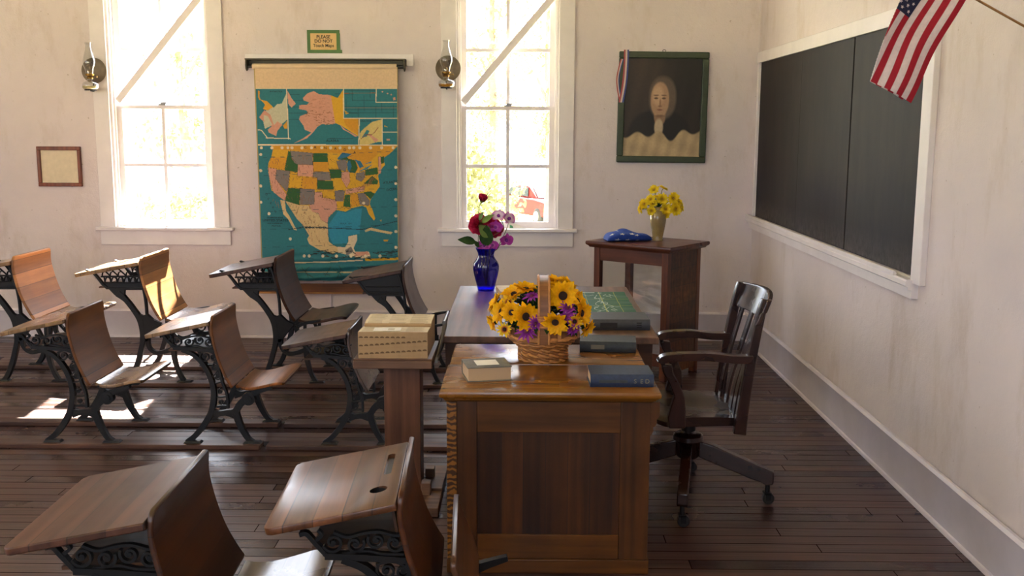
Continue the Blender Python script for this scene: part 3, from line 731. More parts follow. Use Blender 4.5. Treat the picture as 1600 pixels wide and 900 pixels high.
# seat: saddle board
def seat_pt(u, v):
    y = -1+2*v; x = .585+.405*u
    fr = .25*(abs(y)**4)*(1-u); hw_ = .255-.03*u
    return (x+fr*.25, CY+y*hw_, .462-.012*(1-abs(y*1.2-0.0)**2)*math.sin(PI*min(1, u*1.1))-.016*(max(0, .12-u)/.12)**2)
bm = B(); nu, nv = 22, 24
A = gridsurf(bm, seat_pt, nu, nv)
Bt = [[bm.verts.new((A[i][j].co.x+(.004 if i == 0 else 0), A[i][j].co.y, .424)) for j in range(nv)] for i in range(nu)]
for i in range(nu-1):
    for j in range(nv-1): bm.faces.new((Bt[i][j], Bt[i][j+1], Bt[i+1][j+1], Bt[i+1][j]))
for i in range(nu-1):
    bm.faces.new((A[i][0], Bt[i][0], Bt[i+1][0], A[i+1][0])); bm.faces.new((A[i][nv-1], A[i+1][nv-1], Bt[i+1][nv-1], Bt[i][nv-1]))
for j in range(nv-1):
    bm.faces.new((A[0][j], A[0][j+1], Bt[0][j+1], Bt[0][j])); bm.faces.new((A[nu-1][j], Bt[nu-1][j], Bt[nu-1][j+1], A[nu-1][j+1]))
obj('seat', bm, M_CHAIR, ch, True)
for s, y0_, y1_ in ((1, YN-.012, YN+.026), (-1, YF-.026, YF+.012)):
    bm = B(); pts = [tuple(p) for p in smoothpts([(.976, .395), (.988, .52), (1.012, .72), (1.045, .92), (1.066, 1.01)], 5)]
    bar(bm, pts, [.058, .032], xz, y0_, y1_)
    obj('back_post', bm, M_CHAIRV, ch, True, bevel=.005, seg=3)
# curved head rail
def rail(u, w_):
    y = YN-.02+(YF-YN+.04)*u; bow = .055*math.sin(PI*u)
    zc = .895+.125*w_; return (1.022+.045*w_+bow, y, zc-.012*(1-math.sin(PI*u))*(1 if w_ > .5 else 0))
bm = B(); n1, n2 = 28, 8
Fa = gridsurf(bm, rail, n1, n2)
Ba = [[bm.verts.new((Fa[i][j].co.x+.024, Fa[i][j].co.y, Fa[i][j].co.z)) for j in range(n2)] for i in range(n1)]
for i in range(n1-1):
    for j in range(n2-1): bm.faces.new((Ba[i][j], Ba[i][j+1], Ba[i+1][j+1], Ba[i+1][j]))
    bm.faces.new((Fa[i][0], Ba[i][0], Ba[i+1][0], Fa[i+1][0])); bm.faces.new((Fa[i][n2-1], Fa[i+1][n2-1], Ba[i+1][n2-1], Ba[i][n2-1]))
for j in range(n2-1):
    bm.faces.new((Fa[0][j], Fa[0][j+1], Ba[0][j+1], Ba[0][j])); bm.faces.new((Fa[n1-1][j], Ba[n1-1][j], Ba[n1-1][j+1], Fa[n1-1][j+1]))
obj('head_rail', bm, M_CHAIR, ch, True, smooth=55, bevel=.006, seg=3)
for i in range(4):
    u = .185+.21*i; y = YN+(YF-YN)*u; bow = .055*math.sin(PI*u)
    bm = B(); pts = [tuple(p) for p in smoothpts([(.955+bow*.35, .452), (.968+bow*.5, .58), (.995+bow*.8, .74), (1.030+bow, .90)], 5)]
    bar(bm, pts, .012, xz, y-.026, y+.026); obj('slat', bm, M_CHAIRV, ch, True, bevel=.003)
# arms and their curved supports
for nm, yc, ox in (('near', YN+.004, 0), ('far', YF-.004, .062)):
    bm = B(); pts = smoothpts([(1.02, .742), (.93, .742), (.83, .752), (.70+ox, .750), (.63+ox, .742), (.612+ox, .722)], 5)
    bar(bm, [tuple(p) for p in pts], .034, xz, yc-.028, yc+.028)
    obj('armrest', bm, M_CHAIR, ch, True, bevel=.008, seg=3)
    poly = C2((70, 318), (76, 345), (98, 385), (114, 425), (102, 460), (92, 495), (96, 532), (150, 532), (152, 470), (150, 430), (132, 385), (110, 345), (108, 322))
    bm = B(); prism(bm, [(a_+ox, b_) for a_, b_ in poly], xz, yc-.020, yc+.020); obj('arm_support', bm, M_CHAIRV, ch, True, bevel=.005)
# iron tilt mechanism, hub, legs, casters
bm = B(); box(bm, CX-.13, CX+.13, CY-.035, CY+.035, .404, .4235); box(bm, CX-.05, CX+.05, CY-.09, CY+.09, .385, .404); cyl(bm, (CX, CY, .25), (CX, CY, .386), .019, 16); cyl(bm, (CX, CY, .335), (CX, CY, .37), .034, 18)
obj('tilt_mechanism', bm, M_IRON, ch, True)
bm = B(); lathe(bm, [(.022, .322), (.058, .322), (.070, .312), (.072, .292), (.062, .282), (.055, .270), (.055, .215), (.048, .205), (.001, .205)], (CX, CY, 0), 28); lathe(bm, [(.0225, .322), (.001, .322)], (CX, CY, 0), 28)
obj('hub', bm, M_CHAIR, ch, True)
caster_src = None
for i in range(4):
    a = math.radians(-12)+i*PI/2; d = Vector((math.cos(a), math.sin(a), 0)); sd_ = Vector((-d.y, d.x, 0))
    prof = [(.052, .290, .212), (.12, .272, .186), (.20, .240, .158), (.29, .205, .125), (.34, .184, .112), (.365, .176, .098), (.395, .166, .100), (.402, .160, .108)]
    bm = B(); rings = []
    for q, zt_, zb_ in prof:
        h = .024
        rings.append([bm.verts.new(Vector((CX, CY, 0))+d*q+sd_*s+Vector((0, 0, z))) for s, z in ((-h, zb_), (h, zb_), (h, zt_), (-h, zt_))])
    for r0, r1 in zip(rings, rings[1:]):
        for j in range(4): bm.faces.new((r0[j], r0[(j+1) % 4], r1[(j+1) % 4], r1[j]))
    bm.faces.new(rings[0][::-1]); bm.faces.new(rings[-1])
    lg = obj('leg', bm, M_CHAIR, ch, True, bevel=.006, seg=3)
    pc = Vector((CX, CY, 0))+d*.375
    bm = B(); cyl(bm, pc+Vector((0, 0, .058)), pc+Vector((0, 0, .101)), .012, 12); box(bm, -.017, .017, -.019, .019, .050, .060, Matrix.Translation(pc))
    for s in (-1, 1): box(bm, -.010, .016, s*.0175-.0015, s*.0175+.0015, .022, .056, Matrix.Translation(pc))
    cs_ = obj('caster', bm, M_IRON, lg, True)
    bm = B(); wc = pc+Vector((.006, 0, .0285)); cyl(bm, wc+Vector((0, -.0135, 0)), wc+Vector((0, .0135, 0)), .028, 22)
    obj('wheel', bm, M_BLACK, cs_ if False else lg, True, bevel=.004)

# ------------------------------------------------------------------ display cabinet in the corner
ang = math.radians(-38)
d1 = Vector((math.cos(ang), math.sin(ang), 0)); d2 = Vector((-d1.y, d1.x, 0)); Bc = onZ(1048, 388, .95); LWc, LDc = .70, .56
cb = thing('display_cabinet', 'red brown wooden display cabinet with glass sides in the far right corner', 'cabinet', tuple(Vector((Bc.x, Bc.y, 0))-d1*LWc/2+d2*LDc/2), (0, 0, ang))
hx, hy, e = LWc/2, LDc/2, .045; HT = .952
bm = B(); lay = [(-.022, HT-.044), (-.016, HT-.034), (-.004, HT-.026), (0, HT-.020), (0, HT-.006), (-.004, HT)]
rings = [[bm.verts.new(p) for p in ((-hx-d, -hy-d, z), (hx+d, -hy-d, z), (hx+d, hy+d, z), (-hx-d, hy+d, z))] for d, z in lay]
bm.faces.new(rings[0][::-1]); bm.faces.new(rings[-1])
for a, b in zip(rings, rings[1:]):
    for i in range(4): bm.faces.new((a[i], a[(i+1) % 4], b[(i+1) % 4], b[i]))
obj('top_board', bm, M_CABX, cb)
bx, by = hx-e, hy-e; p = .048; zt = HT-.0445
for sx in (-1, 1):
    for sy in (-1, 1):
        xa, ya = (bx-p if sx > 0 else -bx), (by-p if sy > 0 else -by)
        obj('corner_post', box(B(), xa, xa+p, ya, ya+p, 0, zt), M_CAB, cb, bevel=.003)
for ya in (-by+.006, by-.034):
    obj('upper_rail', box(B(), -bx+p, bx-p, ya, ya+.028, zt-.095, zt), M_CABX, cb, bevel=.002)
    obj('lower_rail', box(B(), -bx+p, bx-p, ya, ya+.028, .10, .19), M_CABX, cb, bevel=.002)
obj('upper_rail', box(B(), -bx+.006, -bx+.034, -by+p, by-p, zt-.095, zt), M_CABX, cb)
obj('lower_rail', box(B(), -bx+.006, -bx+.034, -by+p, by-p, .10, .19), M_CABX, cb)
obj('side_panel', box(B(), bx-.022, bx-.004, -by+p, by-p, .04, zt), M_CABP, cb, bevel=.001)
obj('bottom_shelf', box(B(), -bx+.035, bx-.024, -by+.035, by-.035, .17, .188), M_CABX, cb)
obj('glass_pane', box(B(), -bx+p-.004, bx-p+.004, -by+.020, -by+.023, .186, zt-.091), M_CASEGL, cb, smooth=0)
obj('glass_pane', box(B(), -bx+p-.004, bx-p+.004, by-.022, by-.019, .186, zt-.091), M_CASEGL, cb, smooth=0)
obj('glass_pane', box(B(), -bx+.018, -bx+.021, -by+p-.004, by-p+.004, .186, zt-.091), M_CASEGL, cb, smooth=0)

# ------------------------------------------------------------------ lectern with the big dictionary
LXc, LYc = -.565, 4.70
lt = thing('lectern', 'brown pine lectern on a square post between the school desks and the oak desk', 'lectern', (LXc, LYc, 0))
obj('post', box(B(), LXc-.085, LXc+.085, LYc-.075, LYc+.075, .055, .668), M_LECT, lt, True, bevel=.003)
for (a, b, c, d, z0, z1) in ((-.19, -.10, -.30, .30, 0, .042), (.09, .185, -.30, .30, 0, .042)):
    obj('base_plank', box(B(), LXc+a, LXc+b, LYc+c, LYc+d, z0, z1), M_LECTX, lt, True, bevel=.003)
obj('base_crosspiece', box(B(), LXc-.19, LXc+.185, LYc-.075, LYc+.075, .042, .055), M_LECTX, lt, True, bevel=.002)
for s in (-1, 1): obj('base_block', box(B(), LXc+.09, LXc+.135, LYc+(.0755 if s > 0 else -.1355), LYc+(.1355 if s > 0 else -.0755), .042, .10), M_LECTX, lt, True, bevel=.003)
TS = math.radians(3)
def lsh(x, y, z): return (LXc+x, LYc+y, .668+z)
bm = B(); box(bm, LXc-.205, LXc+.154, LYc-.21, LYc+.21, .668, .706)
obj('book_shelf', bm, M_LECTX, lt, True, bevel=.004)
# dictionary: lying open, fore-edge with thumb notches towards the camera
DZ = .7065; dc = Vector((LXc-.025, LYc, DZ))
dt = thing('dictionary', 'thick open dictionary with thumb notches in its yellowed fore-edge, on the lectern', 'book', tuple(dc))
M_COVER = plain('brown_leather_cover', '#5c3b28', .5, var=.15)
obj('cover', box(B(), -.178, .178, -.205, .205, 0, .007), M_COVER, dt, bevel=.002)
k = NT('page_edges'); tcq = k.n('TexCoord'); sq = k.n('SeparateXYZ'); k.l(tcq.outputs['Object'], sq.inputs[0])
wv = k.n('TexWave'); wv.bands_direction = 'Z'; wv.inputs['Scale'].default_value = 90; wv.inputs['Distortion'].default_value = .6; k.l(k.obj(), wv.inputs['Vector'])
c0 = k.ramp(wv.outputs[1], [(.2, srgb('#997a55')), (.8, srgb('#bb9d76'))]); c0 = k.mix(k.math('MULTIPLY', k.ramp(k.noise(k.obj((1, 1, .4)), 12, 5, .65), [(.5, (0, 0, 0)), (.8, (1, 1, 1))]), .5), c0, srgb('#7d6040'))
k.l(c0, k.b.inputs['Base Color']); k.set(Roughness=.85); k.bump(wv.outputs[1], .3, .002); M_EDGE = k.m
def block(y0, y1, hgt, flip):
    """half of an open book; the gutter side (flip=-1: at y1) curls down"""
    pr = []
    for i in range(15):
        u = i/14; h = hgt*(1-.05*u) if u < .72 else hgt*(.964-(.10*((u-.72)/.28)**2))
        pr.append((u, h))
    bm = B(); ys_ = (lambda u: y0+(y1-y0)*u) if flip < 0 else (lambda u: y1-(y1-y0)*u)
    poly = [(ys_(0), .007)]+[(ys_(u), h) for u, h in pr]+[(ys_(1), .007)]
    hexa(bm, [(-.158, y, z) for y, z in poly], [(.158, y, z) for y, z in poly]); return bm
nb = obj('page_block', block(-.19, -.002, .128, -1), M_EDGE, dt)
fb = obj('page_block', block(.002, .19, .142, 1), M_EDGE, dt)
def leaf(y0, y1, hgt, name, par):
    bm = B()
    def f(u, v):
        yy = (y0+(y1-y0)*v); q = v if y1 < .001 else 1-v
        h = hgt*(1-.05*q) if q < .72 else hgt*(.964-(.10*((q-.72)/.28)**2))
        return (-.157+.314*u, yy, h+.0006)
    gridsurf(bm, f, 2, 16); lf = obj(name, bm, M_PAPER, par)
    bm = B(); rr = random.Random(5)
    for col_ in range(3):
        for ln in range(22):
            v0 = .06+ln*.042
            if rr.random() < .12: continue
            xa, xb = -.145+col_*.1, -.06+col_*.1-rr.random()*.02
            pa = f(0, v0)[1:]; pb = f(0, v0+.016)[1:]
            quadf(bm, *[bm.verts.new(p_) for p_ in ((xa, pa[0], pa[1]+.0004), (xb, pa[0], pa[1]+.0004), (xb, pb[0], pb[1]+.0004), (xa, pb[0], pb[1]+.0004))])
    obj('printed_lines', bm, plain('faded_print', '#a8987c', .9) if 'faded_print' not in MATS else MATS['faded_print'], lf)
leaf(-.186, -.004, .128, 'open_page', nb); leaf(.004, .186, .142, 'open_page', fb)
M_NOTCH = plain('notch_brown', '#6d5538', .9)
for rowz, n_, sl in ((.101, 9, .0), (.062, 13, .022), (.024, 13, .018)):
    for i in range(n_):
        x = -.145+.29*i/12; z = rowz+sl*i/12
        a = [(x+.010*math.cos(t_), z+.008*math.sin(t_)) for t_ in [PI*j/8 for j in range(9)]]
        bm = B(); hexa(bm, [(q, -.1915, z_) for q, z_ in a], [(q, -.1895, z_) for q, z_ in a]); obj('thumb_notch', bm, M_NOTCH, nb, smooth=0)
# spring book holder at the right end of the shelf
bm = B(); hxr = LXc+.162
for dy in (-.12, -.02, .08): tube(bm, [(hxr-.001, LYc+dy, .69), (hxr+.012, LYc+dy+.02, .72), (hxr+.028, LYc+dy+.07, .80), (hxr+.034, LYc+dy+.10, .85)], .006, 8)
tube(bm, [(hxr+.034, LYc-.05, .852), (hxr+.034, LYc+.22, .852)], .009, 10); tube(bm, [(hxr+.010, LYc-.19, .700), (hxr+.010, LYc+.20, .700)], .008, 10)
obj('steel_book_holder', bm, M_STEEL, lt, True)
# paper slip lying across the open pages
o = obj('paper_slip', box(B(), -.062, .062, -.047, .047, 0, .0012), M_WHITEP, None, smooth=0)
o.location = (dc.x-.032, dc.y-.125, DZ+.1288); o.rotation_euler = (math.radians(-2.3), 0, math.radians(3)); tag(o, 'small white printed paper slip lying on the open dictionary', 'paper')
bm = B()
for i in range(5): box(bm, .004, .034, -.03+i*.011, -.026+i*.011, .0013, .0016)
obj('printed_lines', bm, MATS['faded_print'], o, smooth=0)
# ------------------------------------------------------------------ books on the desks
def book(label, loc, rz, L, W_, H, cover, page='spine+x', name='book', spine='front'):
    """L along x, W_ along y. spine: which long side ('front' = -y) carries the rounded spine; None = pages on the -y side"""
    t = thing(name, label, 'book', loc, (0, 0, rz)); c = .0035; ov = .004
    sy = -1 if spine == 'front' else 1
    bm = B()
    prof = [(sy*(-W_/2), 0), (sy*W_/2*.97, 0)]
    # cover as a C: bottom board, rounded spine, top board
    n = 9; out = [(sy*-W_/2, 0)]+[(sy*(W_/2-.006+.010*math.sin(PI*i/(n-1))), H*i/(n-1)) for i in range(n)]+[(sy*-W_/2, H)]
    inn = [(sy*-W_/2, H-c)]+[(sy*(W_/2-.010+.008*math.sin(PI*i/(n-1))), H-c-(H-2*c)*i/(n-1)) for i in range(n)]+[(sy*-W_/2, c)]
    m = len(out)
    for i in range(m-1):
        pass
    A = [[bm.verts.new((x, y, z)) for y, z in out] for x in (-L/2, L/2)]; D = [[bm.verts.new((x, y, z)) for y, z in inn[::-1]] for x in (-L/2, L/2)]
    for i in range(m-1):
        bm.faces.new((A[0][i], A[0][i+1], A[1][i+1], A[1][i])); bm.faces.new((D[0][i], D[1][i], D[1][i+1], D[0][i+1]))
        for s in (0, 1): bm.faces.new((A[s][i], D[s][i], D[s][i+1], A[s][i+1]))
    for i in (0, m-1): bm.faces.new((A[0][i], A[1][i], D[1][i], D[0][i]))
    cv = obj('cover', bm, cover, t, smooth=50)
    bm = B(); pp = [(sy*(-W_/2+ov), c+.0003)]+[(sy*(W_/2-.0125+.007*math.sin(PI*i/(n-1))), c+.0003+(H-2*c-.0006)*i/(n-1)) for i in range(n)]+[(sy*(-W_/2+ov), H-c-.0003)]
    hexa(bm, [(-L/2+ov, y, z) for y, z in pp], [(L/2-ov, y, z) for y, z in pp]); obj('pages', bm, M_PAGES, t, smooth=50)
    return t, cv
k = NT('tan_page_edges'); wv = k.n('TexWave'); wv.bands_direction = 'Z'; wv.inputs['Scale'].default_value = 160; wv.inputs['Distortion'].default_value = .8; k.l(k.obj(), wv.inputs['Vector'])
k.l(k.ramp(wv.outputs[1], [(.2, srgb('#a3886a')), (.8, srgb('#c6ad8b'))]), k.b.inputs['Base Color']); k.set(Roughness=.85); k.bump(wv.outputs[1], .3, .001); M_PAGES = k.m
M_BKGREY = plain('worn_olive_grey_cloth', '#68645a', .75, var=.22, scale=50, bump=.15)
M_BKBLUE = plain('navy_cloth', '#26344e', .7, var=.2, scale=60, bump=.15)
M_BKBLK = plain('charcoal_green_cloth', '#33393b', .7, var=.2, scale=60, bump=.15)
M_BKBIG = plain('charcoal_leather', '#3d3f43', .6, var=.15, scale=40, bump=.12)
M_BKTAN = plain('cream_book_cloth', '#cdbba6', .75, var=.08, scale=40)
M_GILT = plain('worn_gilt', '#6f6a58', .6, .2, var=.2)
# grey book, pages to the camera, white label on its cover
t, cv = book('worn grey book with a blank white label, left front corner of the oak desk', (-.146, 3.985, TZ), math.radians(12), .178, .165, .058, M_BKGREY, spine='back')
obj('cover_label', box(B(), -.045, .045, -.045, .042, .058, .0588), M_WHITEP, t, smooth=0)
t, cv = book('navy blue cloth book with worn spine, right front corner of the oak desk', (.383, 3.905, TZ), math.radians(1), .245, .165, .050, M_BKBLUE)
bm = B(); text_into(bm, 'S  E D', .024, Matrix.Translation((.075, -.0877, .025)) @ Matrix.Rotation(PI/2, 4, 'X'), .0004); obj('spine_lettering', bm, M_GILT, cv, smooth=0)
bm = B(); box(bm, -.09, .02, -.0875, -.0868, .020, .030); obj('spine_lettering', bm, M_BKBLK, cv, smooth=0)
t, cv = book('charcoal green book lying behind the sunflower basket, on the back strip of the oak desk', (.385, 4.505, TZ+.004), math.radians(-5), .25, .155, .047, M_BKBLK)
bm = B(); box(bm, -.075, -.015, -.0825, -.0818, .014, .034); obj('spine_lettering', bm, M_GILT, cv, smooth=0)
t, cv = book('large charcoal dictionary-size book on the near right corner of the long desk', (.485, 5.05, TZ), math.radians(1), .285, .215, .055, M_BKBIG)
bm = B()
for i in range(3): box(bm, .075, .10, -.1125, -.1118, .014+i*.011, .020+i*.011)
box(bm, -.105, -.02, -.1125, -.1118, .016, .040); obj('spine_lettering', bm, M_BLACK, cv, smooth=0)
t, cv = book('cream coloured book lying behind the sunflower basket, beside the blue vase', (.01, 6.02, TZ), math.radians(9), .32, .24, .042, M_BKTAN, spine='back')

# ------------------------------------------------------------------ painted grids
def tri_raster(XY, polys, base):
    """even-odd polygon painting of sample points: XY (n,2) -> rgb (n,3)"""
    col = np.tile(np.array(base, dtype=np.float32), (len(XY), 1)); x, y = XY[:, 0], XY[:, 1]
    for poly, c in polys:
        P = np.array(poly, dtype=np.float64); ins = np.zeros(len(XY), bool); j = len(P)-1
        bb = (x >= P[:, 0].min()) & (x <= P[:, 0].max()) & (y >= P[:, 1].min()) & (y <= P[:, 1].max())
        if not bb.any(): continue
        xi, yi = x[bb], y[bb]; r = np.zeros(len(xi), bool)
        for i in range(len(P)):
            cond = ((P[i, 1] > yi) != (P[j, 1] > yi))
            dy = P[j, 1]-P[i, 1]; dy = dy if abs(dy) > 1e-9 else 1e-9
            r ^= cond & (xi < (P[j, 0]-P[i, 0])*(yi-P[i, 1])/dy+P[i, 0]); j = i
        idx = np.where(bb)[0][r]; col[idx] = c
    return col
def thick(pts, wd, closed=False):
    """polyline -> list of quads"""
    out = []; P = [Vector(p) for p in pts]
    for a, b in zip(P, P[1:]+([P[0]] if closed else [])):
        d = (b-a)
        if d.length < 1e-9: continue
        n_ = Vector((-d.y, d.x)).normalized()*wd/2; e_ = d.normalized()*wd/2
        out.append([tuple(a-e_+n_), tuple(b+e_+n_), tuple(b+e_-n_), tuple(a-e_-n_)])
    return out
def sheet(name, nu, nv, pos, color, mat, parent=None, thickness=0.0):
    """grid of nu x nv vertices; pos(S, T) -> (n,3) array, color -> (n,3) linear rgb"""
    S, T = np.meshgrid(np.linspace(0, 1, nu), np.linspace(0, 1, nv)); S = S.ravel(); T = T.ravel()
    V = pos(S, T).astype(np.float32); n_ = nu*nv
    i = (np.arange(nv-1)[:, None]*nu+np.arange(nu-1)[None, :]).ravel()
    Fq = np.stack([i, i+1, i+nu+1, i+nu], 1).astype(np.int32)
    me = bpy.data.meshes.new(name); me.vertices.add(n_); me.vertices.foreach_set('co', V.ravel())
    me.loops.add(Fq.size); me.loops.foreach_set('vertex_index', Fq.ravel()); me.polygons.add(len(Fq)); me.polygons.foreach_set('loop_start', np.arange(0, Fq.size, 4, dtype=np.int32))
    me.update(calc_edges=True); me.polygons.foreach_set('use_smooth', np.ones(len(Fq), bool))
    at = me.color_attributes.new('paint', 'FLOAT_COLOR', 'POINT'); rgba = np.ones((n_, 4), np.float32); rgba[:, :3] = color(S, T); at.data.foreach_set('color', rgba.ravel())
    me.materials.append(mat); me.validate()
    o = bpy.data.objects.new(name, me); COL.objects.link(o)
    if parent is not None: o.parent = parent
    WORLD_M[o.name] = Matrix.Identity(4)
    if thickness:
        s = o.modifiers.new('thickness', 'SOLIDIFY'); s.thickness = thickness; s.offset = 0
    return o
M_CLOTH = vcol('printed_cloth', .8); M_PRINT = vcol('printed_paper', .6); M_OILPAINT = vcol('oil_paint', .45, spec=.4)
def stars(cx, cy, r, rot=0): return [(cx+(r if i % 2 == 0 else r*.4)*math.sin(rot+PI*i/5), cy-(r if i % 2 == 0 else r*.4)*math.cos(rot+PI*i/5)) for i in range(10)]

# green ruled mat on the long desk
MX0, MX1, MY0, MY1 = .30, .612, 5.40, 6.08
GR, YL, WHT = srgb('#1f5a38'), srgb('#a8a83a'), srgb('#b9c4b4')
def matcol(S, T):
    XY = np.stack([S, T], 1); pol = []
    for a in (.22, .5, .78): pol += [(q, YL) for q in thick([(a, 0), (a, 1)], .012)]
    for a in (.30, .62): pol += [(q, YL) for q in thick([(.0, a), (1, a)], .006)]
    rr = random.Random(2)
    for i in range(16):
        x, y = .30+.34*rr.random(), .06+.86*rr.random(); pts = [(x, y)]
        for j in range(5): x += rr.uniform(-.08, .09); y += rr.uniform(-.10, .06); pts.append((x, y))
        pol += [(q, WHT) for q in thick([tuple(p) for p in smoothpts(pts, 3)], .009)]
    pol += [([(.1, .94), (.42, .94), (.42, .97), (.1, .97)], srgb('#cfd6c8'))]
    return tri_raster(XY, pol, GR)
mt = thing('desk_mat', 'dark green ruled mat with white scribbles beside the big charcoal book', 'mat', ((MX0+MX1)/2, (MY0+MY1)/2, TZ))
sheet('printed_face', 110, 200, lambda S, T: np.stack([(S-.5)*(MX1-MX0), (T-.5)*(MY1-MY0), .0105+.003*np.sin(T*21)*np.clip((S-.55)*2.2, 0, 1)], 1), matcol, M_PRINT, mt)
obj('backing', box(B(), -(MX1-MX0)/2, (MX1-MX0)/2, -(MY1-MY0)/2, (MY1-MY0)/2, 0, .0065), plain('mat_backing', '#244a33', .7), mt)

# ------------------------------------------------------------------ flowers
def petals(n, R, r0, w, cup, layers=1, seed=0, tipcup=0.0, droop=0.0):
    """ring(s) of petals around +Z"""
    bm = B(); rr = random.Random(seed)
    for Ly in range(layers):
        for i in range(n):
            a = 2*PI*(i+.5*Ly)/n+rr.uniform(-.08, .08); RR = R*(1-.12*Ly)*rr.uniform(.82, 1.08); c_ = cup+.22*Ly+rr.uniform(-.22, .26)
            ca, sa = math.cos(a), math.sin(a); nu_, nv_ = 6, 3; V = []
            for p in range(nu_):
                u = p/(nu_-1); q = r0+(RR-r0)*u; wd = w*(math.sin(PI*min(1, .12+.86*u**.85))**.8 if u < 1 else .12)
                h = math.sin(c_)*(q-r0)+tipcup*u*u*R-droop*u*u*R; q2 = r0+(q-r0)*math.cos(c_)
                rowv = []
                for s in range(nv_):
                    y = (s-1)*wd/2; z = h+(.26*wd if s != 1 else 0)
                    rowv.append(bm.verts.new((q2*ca-y*sa, q2*sa+y*ca, z)))
                V.append(rowv)
            for p in range(nu_-1):
                for s in range(nv_-1): bm.faces.new((V[p][s], V[p][s+1], V[p+1][s+1], V[p+1][s]))
    return bm
def mesh_of(name, bm, mat):
    bmesh.ops.recalc_face_normals(bm, faces=bm.faces)
    me = bpy.data.meshes.new(name); bm.to_mesh(me); bm.free(); me.materials.append(mat)
    for p in me.polygons: p.use_smooth = True
    return me
def petal_mat(name, c_in, c_out, r, tr=.25):
    k = NT(name); tc_ = k.n('TexCoord'); ln = k.n('VectorMath', operation='LENGTH'); k.l(tc_.outputs['Object'], ln.inputs[0])
    cc = k.ramp(k.math('DIVIDE', ln.outputs['Value'], r), [(.30, srgb(c_in)), (.55, srgb(c_out))])
    f = k.noise(k.obj(), 90, 3); cc = k.mix(1.0, cc, k.ramp(f, [(.3, (.85,)*3), (.7, (1.08,)*3)]), 'MULTIPLY')
    k.l(cc, k.b.inputs['Base Color']); k.set(Roughness=.6, Specular_IOR_Level=.25)
    tl = k.n('BsdfTranslucent'); k.l(cc, tl.inputs[0]); mx = k.n('MixShader'); mx.inputs[0].default_value = tr
    k.l(k.b.outputs[0], mx.inputs[1]); k.l(tl.outputs[0], mx.inputs[2]); k.l(mx.outputs[0], k.t.nodes['Material Output'].inputs[0]); return k.m
M_SUNP = petal_mat('golden_petals', '#e6a00a', '#f5bd0a', .055)
M_SUNS = petal_mat('small_yellow_petals', '#b8452a', '#f2c81e', .034)
M_DAISY = petal_mat('lemon_yellow_petals', '#d9b414', '#f3d92a', .028)
M_PURP = petal_mat('purple_petals', '#7d2487', '#9a3aa6', .045)
M_ORCH = petal_mat('orchid_petals', '#c873be', '#a8389c', .04); M_ORCHP = petal_mat('pale_orchid_petals', '#f0dde6', '#c06fb6', .075)
M_ROSE = petal_mat('crimson_petals', '#8a1236', '#c4274f', .06, .2)
M_DISC = plain('dark_flower_disc', '#2e1a12', .9, var=.3, scale=200, bump=.6)
M_DISCY = plain('ochre_flower_disc', '#a9821e', .9, var=.3, scale=200, bump=.5)
M_LEAF = plain('dark_green_leaf', '#2b4420', .8, var=.25, scale=40, spec=.15)
M_LEAF2 = plain('fresh_green_leaf', '#5f7a32', .5, var=.2, scale=40)
M_STEM = plain('green_stem', '#4b5c2a', .6, var=.15)
def dome(r, h, n=16):
    bm = B(); lathe(bm, [(r, -h*.2), (r*.96, h*.3), (r*.8, h*.7), (r*.45, h*.95), (.0005, h)], n=n); return bm
SUN_P = [mesh_of('petals', petals(13, .061, .014, .026, .24, 2, s), M_SUNP) for s in (1, 2)]
SUN_D = mesh_of('disc', dome(.0165, .008), M_DISC)
SUN_C = mesh_of('calyx', petals(10, .032, .005, .012, -.5, 1, 4), M_LEAF)
SML_P = mesh_of('petals', petals(13, .036, .008, .011, .12, 1, 5), M_SUNS)
SML_D = mesh_of('disc', dome(.0095, .005), M_DISC)
PUR_P = mesh_of('petals', petals(13, .047, .006, .011, .0, 1, 6, droop=.15), M_PURP)
PUR_D = mesh_of('disc', dome(.009, .008), plain('magenta_disc', '#6d2440', .9, var=.3))
DAI_P = [mesh_of('petals', petals(15, .030, .005, .012, .15, 2, s), M_DAISY) for s in (7, 8)]
DAI_D = mesh_of('disc', dome(.0058, .004), M_DISCY)
def flower(kind, label, cat, pos, nrm, size, root_to, group, roll=0.0):
    """pos world, facing nrm; stem runs to root_to (world)"""
    q = Vector(nrm).normalized().to_track_quat('Z', 'Y').to_matrix() @ Matrix.Rotation(roll, 3, 'Z')
    t = thing(kind, label, cat, pos, q, 1.0, group)
    P, D, Cx = {'sunflower': (SUN_P[int(roll*10) % 2], SUN_D, SUN_C), 'small_sunflower': (SML_P, SML_D, None), 'purple_daisy': (PUR_P, PUR_D, None), 'yellow_daisy': (DAI_P[int(roll*10) % 2], DAI_D, None)}[kind]
    for nm, me in (('petals', P), ('disc', D), ('calyx', Cx)):
        if me is None: continue
        o = bpy.data.objects.new(nm, me); COL.objects.link(o); o.parent = t; o.scale = (size,)*3
        if nm == 'calyx': o.location = (0, 0, -.004)
    a, b = Vector(pos), Vector(root_to); mid = (a+b)/2-Vector(nrm).normalized()*.02
    bm = B(); tube(bm, smoothpts([a-Vector(nrm).normalized()*.003, a-Vector(nrm).normalized()*.022, mid, b], 5), .0018*max(.8, size), 6)
    obj('stem', bm, M_STEM, t, True)
    return t
def leaf_bm(L, W_, bend=.3, n=7):
    bm = B(); V = []
    for i in range(n):
        u = i/(n-1); wd = W_*math.sin(PI*(.04+.94*u)**.8)*.5; x = L*u; z = -bend*L*u*u
        V.append([bm.verts.new((x, -wd, z+wd*.25)), bm.verts.new((x, 0, z)), bm.verts.new((x, wd, z+wd*.25))])
    for i in range(n-1):
        for s in range(2): bm.faces.new((V[i][s], V[i][s+1], V[i+1][s+1], V[i+1][s]))
    return bm

